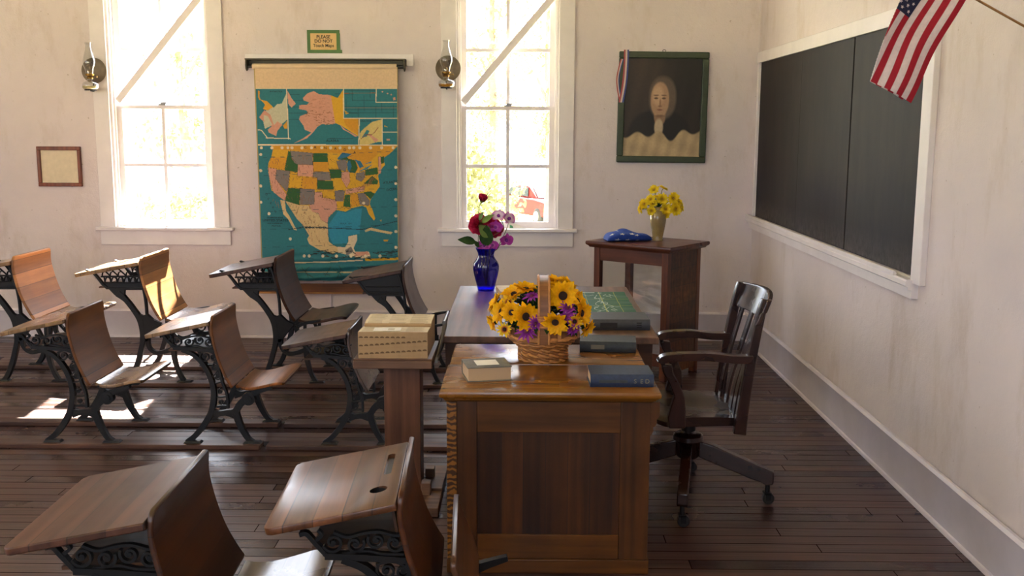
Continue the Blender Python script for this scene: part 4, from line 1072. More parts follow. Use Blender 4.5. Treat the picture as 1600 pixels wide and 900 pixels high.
# ------------------------------------------------------------------ sunflower basket
BK = Vector((.088, 4.315, TZ))
M_WICK = plain('brown_wicker', '#b87e42', .5, var=.25, scale=60, bump=.1)
M_WICKD = plain('dark_wicker', '#6f4220', .5, var=.25, scale=60, bump=.1)
M_SPLIT = wood('split_wood_band', '#6b4226', '#93623a', 'X', .45, sc=2)
bk = thing('wicker_basket', 'brown wicker basket with a tall hoop handle, full of sunflowers on the oak desk', 'basket', tuple(BK))
def prof_r(z): # radius at height
    P = [(0, .098), (.010, .104), (.030, .102), (.055, .100), (.068, .108), (.082, .125), (.100, .145), (.112, .153)]
    for (a, ra), (b, rb) in zip(P, P[1:]):
        if z <= b: return ra+(rb-ra)*(z-a)/(b-a)
    return P[-1][1]
NS = 14; BW = (B(), B())
for i in range(9):
    z = .007+.1035*i/8; ph = 0 if i % 2 else PI
    for sgn in (0, PI):
        bm = BW[i % 2]; pts = []
        for j in range(NS*6):
            a = 2*PI*j/(NS*6); wv_ = math.sin(a*NS/2*1.0+ph+sgn)
            r_ = prof_r(z)+.005*wv_; pts.append((r_*math.cos(a), r_*math.sin(a), z+.0055*math.cos(a*NS/2+ph+sgn)))
        tube(bm, pts, .0052, 7, closed=True)
obj('woven_strands', BW[0], M_WICK, bk); obj('woven_strands', BW[1], plain('mid_wicker', '#8f5b2a', .5, var=.25, scale=60, bump=.1), bk)
bm = B()
for j in range(NS):
    a = 2*PI*j/NS; tube(bm, [(prof_r(z)*math.cos(a), prof_r(z)*math.sin(a), z) for z in (.004, .03, .056, .07, .084, .1, .114)], .003, 6)
obj('stakes', bm, M_WICKD, bk)
bm = B(); lathe(bm, [(.0005, .003), (.096, .003), (.096, .010), (.0005, .010)], n=32); obj('base', bm, M_WICKD, bk)
bm = B(); lathe(bm, [(.148, .110), (.1535, .112), (.156, .150), (.150, .150), (.147, .112), (.148, .110)], n=48); obj('rim_band', bm, M_SPLIT, bk)
bm = B()
for z, r_ in ((.112, .157), (.150, .157)): tube(bm, [(r_*math.cos(a), r_*math.sin(a), z) for a in [2*PI*i/48 for i in range(48)]], .004, 6, closed=True)
for j in range(8):
    a = 2*PI*(j+.5)/8
    for dz in range(3): tube(bm, [(.1595*math.cos(a+.03*dz), .1595*math.sin(a+.03*dz), z) for z in (.106, .13, .155)], .0035, 6)
obj('rim_binding', bm, M_WICK, bk)
arc = [(-.160, .095), (-.162, .16), (-.158, .24), (-.140, .305), (-.10, .342), (-.04, .357), (.04, .357), (.10, .342), (.140, .305), (.158, .24), (.162, .16), (.160, .095)]
arc = [tuple(p) for p in smoothpts(arc, 5)]
hd = obj('handle', bar(B(), arc, .006, lambda a, b, d: (d, a, b), -.020, .020), M_SPLIT, bk)
bm = B()
for s in (-1, 1): tube(bm, [(s*.0215, a*1.012, b+.001) for a, b in arc], .005, 8)
obj('edge_canes', bm, M_WICK, hd)
bm = B()
for i in range(7):
    z = .170+i*.0072
    tube(bm, [(x, y-.161, z) for x, y in ((-.029, .006), (-.027, -.006), (-.01, -.0085), (.01, -.0085), (.027, -.006), (.029, .006), (.01, .0085), (-.01, .0085))], .0035, 6, closed=True)
obj('cane_wrapping', bm, M_WICK, hd)
# dome of flowers: rays through the photo meet an ellipsoid standing in the basket
DC, DR = BK+Vector((0, 0, .165)), Vector((.205, .185, .165))
def on_dome(cx, cy, grow=1.0):
    d = ray(760+cx/5.622, 420+cy/5.622); o_ = CPOS-DC; R_ = DR*grow
    a = sum((d[i]/R_[i])**2 for i in range(3)); b = 2*sum(o_[i]*d[i]/R_[i]**2 for i in range(3)); c = sum((o_[i]/R_[i])**2 for i in range(3))-1
    disc_ = b*b-4*a*c
    t_ = (-b-math.sqrt(disc_))/(2*a) if disc_ > 0 else -b/(2*a)
    p = CPOS+d*t_; return p, Vector(((p-DC)[i]/R_[i]**2 for i in range(3))).normalized()
FL = [ # kind, crop x, crop y, size, label, tilt towards viewer
 ('sunflower', 345, 420, 1.12, 'large sunflower just left of the basket handle, turned to the right', (.5, -1, .1)),
 ('sunflower', 672, 238, 1.22, 'largest sunflower, right of the top of the basket handle, facing the camera', (.0, -1, .25)),
 ('sunflower', 605, 470, .98, 'drooping sunflower low and right of the basket handle', (-.1, -1, -.35)),
 ('small_sunflower', 193, 294, 1.0, 'small yellow flower with a red eye, upper left of the basket', None),
 ('small_sunflower', 775, 464, 1.02, 'small yellow flower with a red eye, right of the purple blooms', None),
 ('small_sunflower', 160, 532, .98, 'small yellow flower with a red eye, lower left by the basket rim', None),
 ('sunflower', 240, 222, .95, 'sunflower above the upper left red-eyed flower, seen from the side', (-.35, -.5, 1)),
 ('sunflower', 348, 178, .95, 'sunflower facing upward just left of the handle top', (.1, -.25, 1)),
 ('sunflower', 130, 380, .98, 'sunflower at the left side of the basket, turned to the left', (-1, -.6, .2)),
 ('sunflower', 85, 300, .85, 'leftmost high sunflower, seen edge-on', (-1, -.2, .5)),
 ('sunflower', 605, 110, .80, 'topmost sunflower right of the handle, its petals upright', (.1, -.1, 1)),
 ('sunflower', 710, 140, .85, 'sunflower behind and above the largest one, seen from behind', (.6, .3, .8)),
 ('sunflower', 555, 165, .85, 'sunflower tucked behind the handle top on the right', (-.2, .1, 1)),
 ('sunflower', 800, 285, .95, 'sunflower at the upper right of the basket, seen edge-on', (.9, -.4, .5)),
 ('sunflower', 835, 390, 1.0, 'sunflower at the right side of the basket, turned to the right', (1, -.7, .1)),
 ('sunflower', 880, 520, .75, 'sunflower hanging low over the right rim of the basket', (.8, -.6, -.5)),
 ('sunflower', 60, 470, .75, 'sunflower hanging low at the far left of the basket', (-.9, -.4, -.3)),
 ('sunflower', 222, 385, .85, 'half hidden sunflower just left of the large left one', (-.35, -.9, .4)),
 ('purple_daisy', 352, 552, 1.12, 'purple daisy hanging over the rim left of the handle', (0, -.75, .75)),
 ('purple_daisy', 690, 425, 1.1, 'purple daisy right of the handle, seen from the side', (-.5, -.5, .9)),
 ('purple_daisy', 715, 345, .95, 'purple daisy under the largest sunflower', (.3, -.7, .6)),
 ('purple_daisy', 400, 240, .95, 'purple daisy beside the upper part of the handle, left side', (-.2, -.5, 1)),
 ('purple_daisy', 755, 535, .8, 'small purple daisy low on the right, under the red-eyed flower', (.2, -1, -.4)),
 ('purple_daisy', 430, 480, .85, 'purple daisy partly hidden behind the handle binding', (.3, -.9, .2)),
 ('purple_daisy', 890, 360, .6, 'tiny purple daisy at the upper right edge of the basket', (1, -.5, .3)),
 ('purple_daisy', 912, 530, .5, 'tiny purple daisy at the right edge, hanging lowest', (1, -.6, -.3)),
]
rr = random.Random(11)
for i, (kd, cx, cy, sz, lb, nr) in enumerate(FL):
    g = 1.0 if kd != 'purple_daisy' else .97
    p, nn = on_dome(cx, cy, g); nv_ = Vector(nr) if nr else (nn*.6+Vector((0, -1, .15))).normalized()
    flower(kd, lb, 'flower', tuple(p), tuple(nv_), sz, tuple(BK+Vector(((p.x-BK.x)*.25, (p.y-BK.y)*.25, .09))), 'flowers in the wicker basket', rr.random()*6)
bm = B(); rr = random.Random(4)
for i in range(230):
    a, e_ = rr.uniform(0, 2*PI), rr.uniform(-.1, 1.4); rad = rr.uniform(.5, .95)
    c = Vector((DR.x*rad*math.cos(a)*math.cos(e_), DR.y*rad*math.sin(a)*math.cos(e_), DR.z*rad*math.sin(e_)))
    lf = leaf_bm(rr.uniform(.05, .09), rr.uniform(.03, .05)); q = (c.normalized()+Vector((rr.uniform(-.5, .5), rr.uniform(-.5, .5), rr.uniform(-.3, .3)))).to_track_quat('X', 'Z').to_matrix().to_4x4()
    bmesh.ops.transform(lf, matrix=Matrix.Translation(DC-BK+c*.68) @ q, verts=lf.verts); m_ = bpy.data.meshes.new('x'); lf.to_mesh(m_); lf.free(); bm.from_mesh(m_); bpy.data.meshes.remove(m_)
o = obj('greenery', bm, M_LEAF, None, smooth=60); o.location = BK
tag(o, 'dark green filler leaves between the sunflowers in the wicker basket', 'leaves', kind='stuff')

# ------------------------------------------------------------------ cobalt vase with roses and orchids
VB = onZ(759, 456, TZ); VB = Vector((VB.x, VB.y+.05, TZ+.0005))
vz = thing('glass_vase', 'tall cobalt blue glass vase on the far end of the long desk', 'vase', tuple(VB))
vp = [(.001, 0), (.044, 0), (.050, .004), (.056, .025), (.066, .065), (.077, .110), (.081, .145), (.076, .172), (.060, .196), (.051, .212), (.049, .224), (.054, .240), (.064, .258), (.069, .264)]
vp = [tuple(p) for p in smoothpts(vp, 4)]
bm = B(); lathe(bm, vp+[tuple(p) for p in smoothpts([(.066, .2645), (.060, .256), (.050, .239), (.045, .224), (.047, .212), (.056, .196), (.072, .172), (.077, .145), (.073, .110), (.062, .065), (.052, .028), (.044, .014), (.001, .012)], 4)], n=48)
obj('vase_body', bm, M_BLUEGL, vz, smooth=60)
def P2(cx, cy, dy=0): return onY(700+cx/5, 290+cy/5, VB.y+dy)
IN = VB+Vector((0, 0, .03))
def stemmed(name, label, head_fn, head, pts, grp='flowers in the blue vase', cat='flower'):
    t = thing(name, label, cat, tuple(head), group=grp); head_fn(t)
    bm = B(); tube(bm, smoothpts([tuple(p) for p in pts], 6), .0022, 7); obj('stem', bm, M_STEM, t, True); return t
def rose_head(R, layers, mat, up, open_=.5):
    def fn(t):
        bm = B(); rr_ = random.Random(int(R*1000))
        for L_ in range(layers):
            n_ = 4+L_*2; c_ = 1.45-open_*L_*1.1/max(1, layers-1)-.05
            sub = petals(n_, R*(.55+.5*L_/layers), R*.03, R*(.75+.1*L_), max(.05, c_), 1, L_+3, tipcup=.10)
            bmesh.ops.transform(sub, matrix=Matrix.Translation((0, 0, -R*.1*L_)), verts=sub.verts); m_ = bpy.data.meshes.new('x'); sub.to_mesh(m_); sub.free(); bm.from_mesh(m_); bpy.data.meshes.remove(m_)
        q = Vector(up).normalized().to_track_quat('Z', 'Y').to_matrix().to_4x4(); bmesh.ops.transform(bm, matrix=q, verts=bm.verts)
        obj('petals', bm, mat, t, smooth=70)
        sp_ = petals(6, R*.6, R*.1, R*.3, .9, 1, 9); bmesh.ops.transform(sp_, matrix=q @ Matrix.Translation((0, 0, -R*.35)), verts=sp_.verts); obj('sepals', sp_, M_LEAF2, t, smooth=70)
    return fn
h = P2(268, 105); h.z -= .005
stemmed('rose', 'single crimson rosebud standing tallest in the blue vase', rose_head(.054, 4, M_ROSE, (.25, -.15, 1), .25), h, [h-Vector((0, 0, .012)), P2(245, 160), P2(240, 230), P2(242, 330), P2(236, 420), P2(245, 500), IN])
h = P2(232, 300, .0); stemmed('peony', 'ruffled crimson peony at the left of the blue vase bouquet', rose_head(.078, 6, M_ROSE, (-.5, -.8, .35), 1.0), h, [h, P2(245, 400), P2(262, 500), IN])
h = P2(345, 320, .02); stemmed('peony', 'darker crimson peony behind the leaves in the blue vase', rose_head(.084, 6, M_ROSE, (.3, -.7, .5), 1.0), h, [h, P2(320, 420, .01), P2(300, 500), IN])
def orchid_head(R, up, om):
    def fn(t):
        bm = B()
        for a, w_, L_ in ((PI/2, .9, .9), (PI/2+2.2, .9, .9), (PI/2-2.2, .9, .9), (.15, 1.5, 1.0), (PI-.15, 1.5, 1.0)):
            sub = petals(1, R*L_, R*.04, R*w_*.75, .25, 1, 3); bmesh.ops.rotate(sub, cent=(0, 0, 0), matrix=Matrix.Rotation(a, 3, 'Z'), verts=sub.verts); m_ = bpy.data.meshes.new('x'); sub.to_mesh(m_); sub.free(); bm.from_mesh(m_); bpy.data.meshes.remove(m_)
        q = Vector(up).normalized().to_track_quat('Z', 'Y').to_matrix().to_4x4(); bmesh.ops.transform(bm, matrix=q, verts=bm.verts); obj('petals', bm, om, t, smooth=70)
        lp = B(); lathe(lp, [(.001, 0), (R*.16, R*.08), (R*.2, R*.3), (R*.12, R*.42), (.001, R*.4)], n=12, m=q); obj('lip', lp, M_PURP, t)
    return fn
for (cx, cy, R, up, lb, path) in (
    (400, 240, .046, (-.3, -.8, .4), 'pale pink orchid bloom high on the right of the blue vase bouquet', [(430, 300), (428, 345), (350, 400), (320, 480)]),
    (468, 262, .050, (.6, -.6, .3), 'pink and white orchid bloom farthest right in the blue vase bouquet', [(470, 300), (445, 370), (405, 450), (385, 490)]),
    (375, 325, .046, (-.2, -1, .1), 'lilac orchid bloom in front of the crimson peony', [(400, 360), (350, 400), (330, 480)]),
    (450, 425, .048, (.5, -.8, -.1), 'bright purple orchid bloom hanging lowest on the right of the blue vase', [(425, 450), (400, 470), (388, 492)]),
    (285, 470, .045, (-.3, -1, .2), 'purple orchid bloom at the left of the blue vase lip', [(295, 490), (300, 505)]),
    (345, 470, .040, (.2, -1, .4), 'purple orchid bloom at the middle of the blue vase lip', [(330, 495), (320, 505)])):
    h = P2(cx, cy, -.02); stemmed('orchid', lb, orchid_head(R*1.1, up, M_ORCHP if ('pale' in lb or 'white' in lb) else M_ORCH), h, [h]+[P2(a, b, -.01) for a, b in path]+[VB+Vector((.02, 0, .2)), IN])
for (cx, cy, tx, ty, L_, W_, lb, mt_) in ((215, 445, 85, 415, .145, .062, 'large dark green leaf reaching left from the blue vase', M_LEAF), (262, 290, 350, 225, .105, .045, 'fresh green leaf on the rosebud stem in the blue vase', M_LEAF2), (245, 270, 272, 205, .08, .026, 'narrow upright green leaf on the rosebud stem', M_LEAF2), (300, 470, 300, 320, .13, .085, 'broad dark leaf hanging in front of the crimson peony', M_LEAF), (320, 400, 250, 310, .11, .08, 'broad olive leaf between the two crimson peonies', M_LEAF2), (240, 480, 205, 430, .06, .03, 'small dark leaf at the left of the blue vase lip', M_LEAF)):
    a, b = P2(cx, cy, -.035), P2(tx, ty, -.05); d = (b-a)
    t = thing('leaf', lb, 'leaf', tuple(a), group='leaves in the blue vase')
    lf = leaf_bm(d.length*1.05, W_, .12); up_ = Vector((0, -.75, .65)); xq = d.normalized(); yq = up_.cross(xq).normalized(); zq = xq.cross(yq)
    bmesh.ops.transform(lf, matrix=Matrix((xq, yq, zq)).transposed().to_4x4(), verts=lf.verts); obj('blade', lf, mt_, t, smooth=70)
    bm = B(); tube(bm, smoothpts([(0, 0, 0), tuple((VB+Vector((0, 0, .27))-a)*.8), tuple(VB+Vector((0, 0, .1))-a)], 5), .002, 6); obj('stalk', bm, M_STEM, t)

# ------------------------------------------------------------------ tan vase with yellow daisies, folded flag
TB = onZ(1028, 376, HT); TB = Vector((TB.x, TB.y+.02, HT+.0005))
tv = thing('ceramic_vase', 'small olive tan ceramic vase on the display cabinet', 'vase', tuple(TB))
s_ = .238/.30
bm = B(); pr = [(.001, 0), (.049, 0), (.050, .008), (.044, .016), (.050, .05), (.062, .11), (.072, .175), (.074, .215), (.068, .245), (.052, .268), (.042, .278), (.040, .292), (.044, .304), (.040, .306), (.035, .292), (.038, .276), (.001, .27)]
lathe(bm, [(a*s_, b*s_) for a, b in pr], n=36); obj('vase_body', bm, plain('olive_glaze', '#8f7b4f', .22, var=.12, scale=12, coat=.5), tv, smooth=60)
def P3(cx, cy, dy=0): return onY(940+cx/7.5, 280+cy/7.5, TB.y+dy)
DS = [(615, 125, 1.15, (-.3, -.7, .5), 'yellow daisy, upper left of the two standing tallest in the tan vase'), (725, 110, 1.1, (.5, -.1, .8), 'yellow daisy, right one of the two standing tallest in the tan vase'),
 (575, 235, 1.1, (-.4, -.8, .4), 'yellow daisy at the upper left of the tan vase bouquet'), (500, 290, 1.2, (-.6, -.8, .2), 'yellow daisy at the left of the tan vase bouquet'), (460, 350, 1.1, (-.9, -.3, .0), 'yellow daisy farthest left in the tan vase bouquet'),
 (600, 285, 1.15, (-.1, -.8, .6), 'yellow daisy left of the middle of the tan vase bouquet'), (585, 370, 1.05, (-.2, -.9, -.2), 'yellow daisy hanging just left of the tan vase neck'), (710, 235, 1.3, (.1, -1, .2), 'large yellow daisy in the middle of the tan vase bouquet'),
 (650, 210, .9, (0, -.3, .9), 'yellow daisy half hidden behind the middle bloom in the tan vase'), (840, 225, 1.35, (.2, -.9, .2), 'large yellow daisy at the upper right of the tan vase bouquet'), (750, 350, 1.3, (.1, -1, 0), 'large yellow daisy low in the middle, above the tan vase neck'),
 (740, 420, 1.1, (.0, -.7, -.5), 'yellow daisy hanging over the tan vase shoulder'), (868, 350, 1.4, (.2, -1, -.05), 'largest yellow daisy at the right of the tan vase bouquet'), (930, 330, 1.1, (.9, -.4, .1), 'yellow daisy farthest right in the tan vase bouquet'), (905, 265, 1.0, (.6, -.4, .5), 'yellow daisy tucked behind at the right of the tan vase bouquet'), (860, 285, .95, (.3, -.5, .6), 'yellow daisy between the two big right ones in the tan vase')]
rr = random.Random(8)
for cx, cy, sz, nr, lb in DS:
    p = P3(cx, cy, -.03 if cy > 300 else -.01); flower('yellow_daisy', lb, 'flower', tuple(p), nr, sz*1.28, tuple(TB+Vector((rr.uniform(-.015, .015), rr.uniform(-.012, .012), .225))), 'yellow daisies in the tan vase', rr.random()*6)
bm = B()
for i in range(26):
    a = rr.uniform(0, 2*PI); lf = leaf_bm(rr.uniform(.05, .09), .018); q = Vector((math.cos(a)*.8, math.sin(a)*.8, rr.uniform(.3, 1.2))).to_track_quat('X', 'Z').to_matrix().to_4x4()
    bmesh.ops.transform(lf, matrix=Matrix.Translation((0, 0, .232+rr.uniform(0, .04))) @ q, verts=lf.verts); m_ = bpy.data.meshes.new('x'); lf.to_mesh(m_); lf.free(); bm.from_mesh(m_); bpy.data.meshes.remove(m_)
o = obj('greenery', bm, M_LEAF, None, smooth=60); o.location = TB; tag(o, 'dark green leaves among the yellow daisies in the tan vase', 'leaves', kind='stuff')

FA, FBp = onZ(947, 378, HT), onZ(1018, 377, HT); fc = (FA+FBp)/2+Vector((0, .06, .002)); fl_len = (FBp-FA).length
def flagpos(S, T):
    a = S*2*PI; x = (T-.5)*fl_len
    ends = np.clip(1-np.abs(2*T-1)**6, 0, 1)**.5; hgt = .060*(1-.30*T**2)*(.12+.88*ends); dep = .105*(1-.35*T)*(.55+.45*ends)
    ca, sa = np.cos(a), np.sin(a); sy = np.sign(ca)*np.abs(ca)**.5*dep; sz = np.sign(sa)*np.abs(sa)**.7*hgt/2
    up_ = np.clip(sa, 0, 1)**.5*ends
    sz = sz+up_*(.026*np.exp(-((T-.40)/.17)**2-((sy/.1-.2)/.8)**2)+.004*np.sin(T*14+sy*25))
    return np.stack([x+.004*np.sin(a*2+T*5)*ends, sy, hgt/2+sz+.001], 1)
def flagcol(S, T):
    pol = []
    for s0, t0, r_ in ((.56, .18, .035), (.575, .42, .035), (.60, .66, .028), (.40, .30, .03), (.36, .52, .032), (.30, .75, .028), (.22, .25, .03), (.42, .62, .03), (.18, .5, .03), (.33, .1, .028)):
        q = stars(0, 0, 1, .3); pol.append(([(t0*1.0+x*r_*2.1, s0+y*r_*1.5) for x, y in q], srgb('#c9c6c2')))
    return tri_raster(np.stack([T, S], 1), pol, srgb('#22408f'))
o = sheet('folded_flag', 140, 120, flagpos, flagcol, M_CLOTH); o.location = fc; o.rotation_euler = (0, 0, math.atan2((FBp-FA).y, (FBp-FA).x))
tag(o, 'folded blue flag with white stars lying on the display cabinet', 'flag')
# ------------------------------------------------------------------ pull-down map
MY = 8.285
mp = thing('wall_map', 'old pull-down map of North America on a roller between the two windows', 'map', tuple(onY(510, 95, WY)))
M_HOUS = plain('olive_brown_housing', '#4d4530', .5, .2, var=.15)
def pxbox(bm, x0, y0, x1, y1, Yp, ya, yb):
    a, b = onY(x0, y1, Yp), onY(x1, y0, Yp); return box(bm, a.x, b.x, ya, yb, a.z, b.z)
obj('mounting_board', pxbox(B(), 384, 85, 646, 103, WY, WY-.018, WY), M_TRIM, mp, True, bevel=.002)
a, b = onY(386, 92, 8.34), onY(635, 92, 8.34); zt_ = a.z
obj('housing', box(B(), a.x, b.x, 8.335, WY-.0185, zt_-.055, zt_), M_HOUS, mp, True, bevel=.003)
bm = B(); box(bm, a.x, b.x, 8.262, 8.335, zt_-.012, zt_); obj('housing_hood', bm, M_HOUS, mp, True, bevel=.003)
for xe in (a.x+.004, b.x-.016):
    bm = B(); poly = [(8.335, zt_-.012), (8.262, zt_-.012), (8.252, zt_-.05), (8.26, zt_-.085), (8.285, zt_-.10), (8.315, zt_-.085), (8.335, zt_-.05)]
    prism(bm, poly, lambda p_, q_, d: (d, p_, q_), xe, xe+.012); obj('end_bracket', bm, M_HOUS, mp, True, bevel=.003)
RZ = zt_-.062
bm = B(); cyl(bm, (a.x+.0165, 8.293, RZ), (b.x-.0165, 8.293, RZ), .014, 16); obj('roller', bm, M_BLACK, mp, True)
bm = B(); cyl(bm, (onY(394, 104, 8.28).x, 8.293, RZ), (onY(619.5, 104, 8.28).x, 8.293, RZ), .024, 24)
M_MAPC = plain('cream_map_cloth', '#d6bd9b', .8, var=.05, scale=25); obj('rolled_cloth', bm, M_MAPC, mp, True)
OC, PK, YW, OR_, GN, GY, TN, CRM, DKL, BRN = [srgb(h) for h in ('#27727a', '#c8917a', '#cf9f22', '#c98f20', '#2c5c2c', '#7a716c', '#cdb07c', '#d8c7a5', '#1d4a50', '#8a5d3c')]
def c8(*pts): return [(395+x/3.75, 220+y/3.75) for x, y in pts]
def c7(*pts): return [(380+x/5.623, 80+y/5.623) for x, y in pts]
MAP = []
def mp8(c, *pts): MAP.append((c8(*pts), c))
def mp7(c, *pts): MAP.append((c7(*pts), c))
def ln7(c, w_, *pts):
    for q in thick(c7(*pts), w_): MAP.append((q, c))
def ln8(c, w_, *pts):
    for q in thick(c8(*pts), w_): MAP.append((q, c))
TOPC = srgb('#d3b794')
# upper panel: Alaska and the insets
for i in range(8): ln7(DKL, .25, (380, 380+i*55), (1350, 372+i*57))
mp7(srgb('#b9b79c'), (270, 495), (300, 465), (340, 460), (380, 372), (388, 600), (340, 640), (260, 650), (190, 680), (170, 600), (215, 475))
mp7(OR_, (150, 425), (210, 440), (262, 490), (215, 522), (172, 508), (192, 470)); mp7(OR_, (130, 345), (146, 350), (142, 400), (155, 430), (140, 428), (130, 400)); mp7(OR_, (350, 655), (386, 612), (388, 680), (365, 682))
mp7(PK, (140, 580), (185, 518), (240, 560), (270, 650), (300, 615), (345, 645), (300, 700), (290, 745), (225, 715), (215, 690), (250, 660), (170, 610)); mp7(srgb('#b9b79c'), (178, 560), (215, 570), (255, 645), (190, 682))
mp7(PK, (388, 345), (430, 420), (462, 460), (425, 497), (396, 462))
mp7(PK, (525, 410), (560, 372), (620, 350), (665, 378), (768, 385), (790, 500), (808, 635), (745, 645), (690, 640), (650, 665), (620, 705), (560, 765), (500, 790), (440, 812), (520, 770), (600, 715), (540, 690), (530, 655), (490, 600), (500, 570), (570, 545), (555, 520), (490, 508), (493, 475), (560, 470), (580, 450), (530, 432))
_rr = random.Random(5)
for i in range(60):
    x, y = _rr.uniform(545, 800), _rr.uniform(520, 650)
    if y > 640-(700-x)*.4 and x < 640: continue
    ln7(BRN, .7, (x, y), (x+_rr.uniform(6, 26), y+_rr.uniform(-12, 10)))
for i in range(18): x, y = _rr.uniform(560, 740), _rr.uniform(410, 500); ln7(srgb('#a8745a'), .6, (x, y), (x+_rr.uniform(10, 34), y+_rr.uniform(-6, 6)))
mp7(YW, (770, 388), (830, 412), (878, 340), (884, 588), (1012, 596), (1010, 748), (905, 682), (860, 652), (808, 632)); mp7(OR_, (880, 595), (1012, 596), (1010, 735), (950, 700), (900, 650))
mp7(PK, (850, 645), (900, 690), (960, 720), (1005, 750), (985, 752), (930, 715), (880, 690))
mp7(YW, (890, 520), (930, 545), (900, 555))
for i in range(9): ln7(DKL, .3, (885, 345+i*28), (1350, 345+i*28)); ln7(DKL, .3, (905+i*52, 330), (905+i*52, 588))
ln7(BRN, .9, (885, 370), (1160, 366)); ln7(BRN, .9, (885, 498), (1350, 498))
MAP.append((c7((1169, 332), (1350, 332), (1350, 448), (1169, 448)), OC)); MAP.append((c7((1226, 594), (1350, 594), (1350, 820), (1226, 820)), OC)); MAP.append((c7((1022, 594), (1216, 594), (1216, 820), (1022, 820)), OC))
for x, y in ((1222, 355), (1268, 370), (1300, 382), (1325, 418)): mp7(PK, (x-9, y), (x, y-7), (x+10, y), (x, y+8))
mp7(PK, (1315, 408), (1335, 405), (1340, 428), (1320, 432)); mp7(YW, (1240, 650), (1275, 668), (1240, 664)); mp7(PK, (1258, 770), (1292, 768), (1290, 784), (1260, 784))
mp7(srgb('#cbb56f'), (1024, 720), (1060, 680), (1130, 622), (1216, 600), (1217, 795), (1170, 800), (1100, 820), (1022, 820)); mp7(PK, (1098, 720), (1192, 780), (1160, 802), (1108, 742)); mp7(OC, (1040, 760), (1085, 690), (1110, 700), (1085, 750))
ln7(srgb('#7c3f38'), .9, (1035, 770), (1075, 735), (1130, 735), (1160, 705), (1185, 670))
for p in (((380, 330), (400, 768)), ((200, 762), (412, 768)), ((132, 690), (160, 695), (215, 765)), ((880, 330), (884, 590)), ((884, 588), (1352, 590)), ((1167, 330), (1167, 450)), ((1167, 449), (1352, 450)), ((1019, 594), (1015, 822)), ((1221, 590), (1221, 822)), ((1224, 711), (1352, 712))): ln7(CRM, 1.4, *p)
# lower panel
mp8(OR_, (108, 28), (850, 28), (832, 48), (800, 78), (770, 98), (735, 75), (700, 112), (640, 168), (600, 190), (560, 120), (520, 80), (440, 74), (350, 74), (220, 58), (118, 52))
mp8(YW, (118, 50), (110, 90), (92, 130), (88, 165), (95, 210), (110, 290), (150, 325), (195, 350), (270, 378), (345, 400), (385, 425), (430, 480), (442, 450), (490, 405), (545, 415), (580, 395), (640, 380), (665, 390), (680, 430), (710, 468), (718, 455), (700, 400), (685, 370), (690, 345), (745, 265), (735, 205), (750, 170), (775, 140), (760, 90), (740, 70), (700, 110), (640, 165), (600, 190), (570, 185), (555, 120), (500, 110), (520, 75), (460, 70), (350, 72), (220, 55))
ST = [(OR_, (108, 94), (200, 98), (185, 170), (92, 155)), (PK, (90, 157), (140, 165), (133, 220), (198, 315), (188, 350), (150, 325), (118, 295), (95, 210)), (GY, (140, 168), (218, 178), (208, 270), (198, 300), (133, 222)), (GN, (208, 60), (222, 65), (228, 100), (265, 140), (262, 185), (187, 172)),
 (GY, (220, 58), (352, 72), (350, 140), (262, 138), (245, 130), (228, 100)), (PK, (265, 138), (355, 142), (352, 212), (262, 205)), (YW, (220, 183), (262, 187), (262, 210), (290, 214), (282, 278), (212, 270)), (OR_, (292, 213), (377, 218), (375, 285), (284, 280)), (GN, (208, 275), (277, 280), (272, 378), (190, 350)), (GY, (278, 280), (363, 285), (360, 372), (275, 376)),
 (GN, (353, 72), (437, 72), (441, 124), (353, 124)), (OR_, (353, 125), (442, 125), (448, 182), (355, 180)), (GY, (355, 180), (448, 183), (460, 232), (378, 230), (377, 215), (353, 212)), (GN, (378, 232), (470, 235), (474, 285), (378, 285)), (YW, (378, 286), (475, 287), (482, 345), (410, 330), (408, 302), (376, 300)),
 (PK, (362, 300), (406, 302), (408, 332), (490, 348), (495, 400), (445, 445), (438, 482), (400, 465), (385, 425), (345, 415), (330, 375), (360, 372)), (GN, (448, 168), (515, 168), (525, 195), (515, 218), (458, 220)), (GY, (480, 292), (540, 292), (530, 355), (485, 355)), (GY, (490, 118), (545, 110), (555, 140), (545, 180), (505, 168)),
 (PK, (520, 182), (565, 180), (570, 240), (550, 275), (520, 225)), (GY, (605, 190), (655, 180), (658, 215), (635, 240), (605, 225)), (GN, (500, 105), (550, 92), (560, 105), (600, 115), (615, 160), (600, 188), (565, 185), (575, 150), (555, 112)), (GN, (658, 170), (730, 155), (735, 195), (660, 205)), (PK, (735, 95), (752, 90), (752, 190), (738, 195)), (GN, (750, 95), (770, 90), (768, 130), (752, 135)),
 (GN, (650, 252), (700, 205), (735, 235), (730, 255)), (PK, (545, 285), (660, 265), (650, 295), (545, 312)), (GN, (540, 318), (570, 315), (572, 390), (530, 385)), (OR_, (573, 312), (612, 308), (625, 375), (580, 385)), (GY, (614, 308), (650, 305), (685, 350), (680, 380), (628, 375)), (GN, (648, 302), (690, 296), (715, 310), (690, 342))]
for s_ in ST: mp8(*s_)
for s_ in ST: ln8(srgb('#5d4a2e'), .32, *(s_[1:]+(s_[1],)))
LK = srgb('#2a6f8c'); mp8(LK, (495, 105), (525, 68), (580, 78), (556, 94), (520, 104)); mp8(LK, (553, 125), (570, 116), (580, 150), (566, 185), (556, 170)); mp8(LK, (596, 108), (632, 120), (650, 150), (628, 160), (612, 132)); mp8(LK, (615, 182), (680, 148), (700, 138), (672, 165)); mp8(LK, (655, 135), (700, 120), (690, 132))
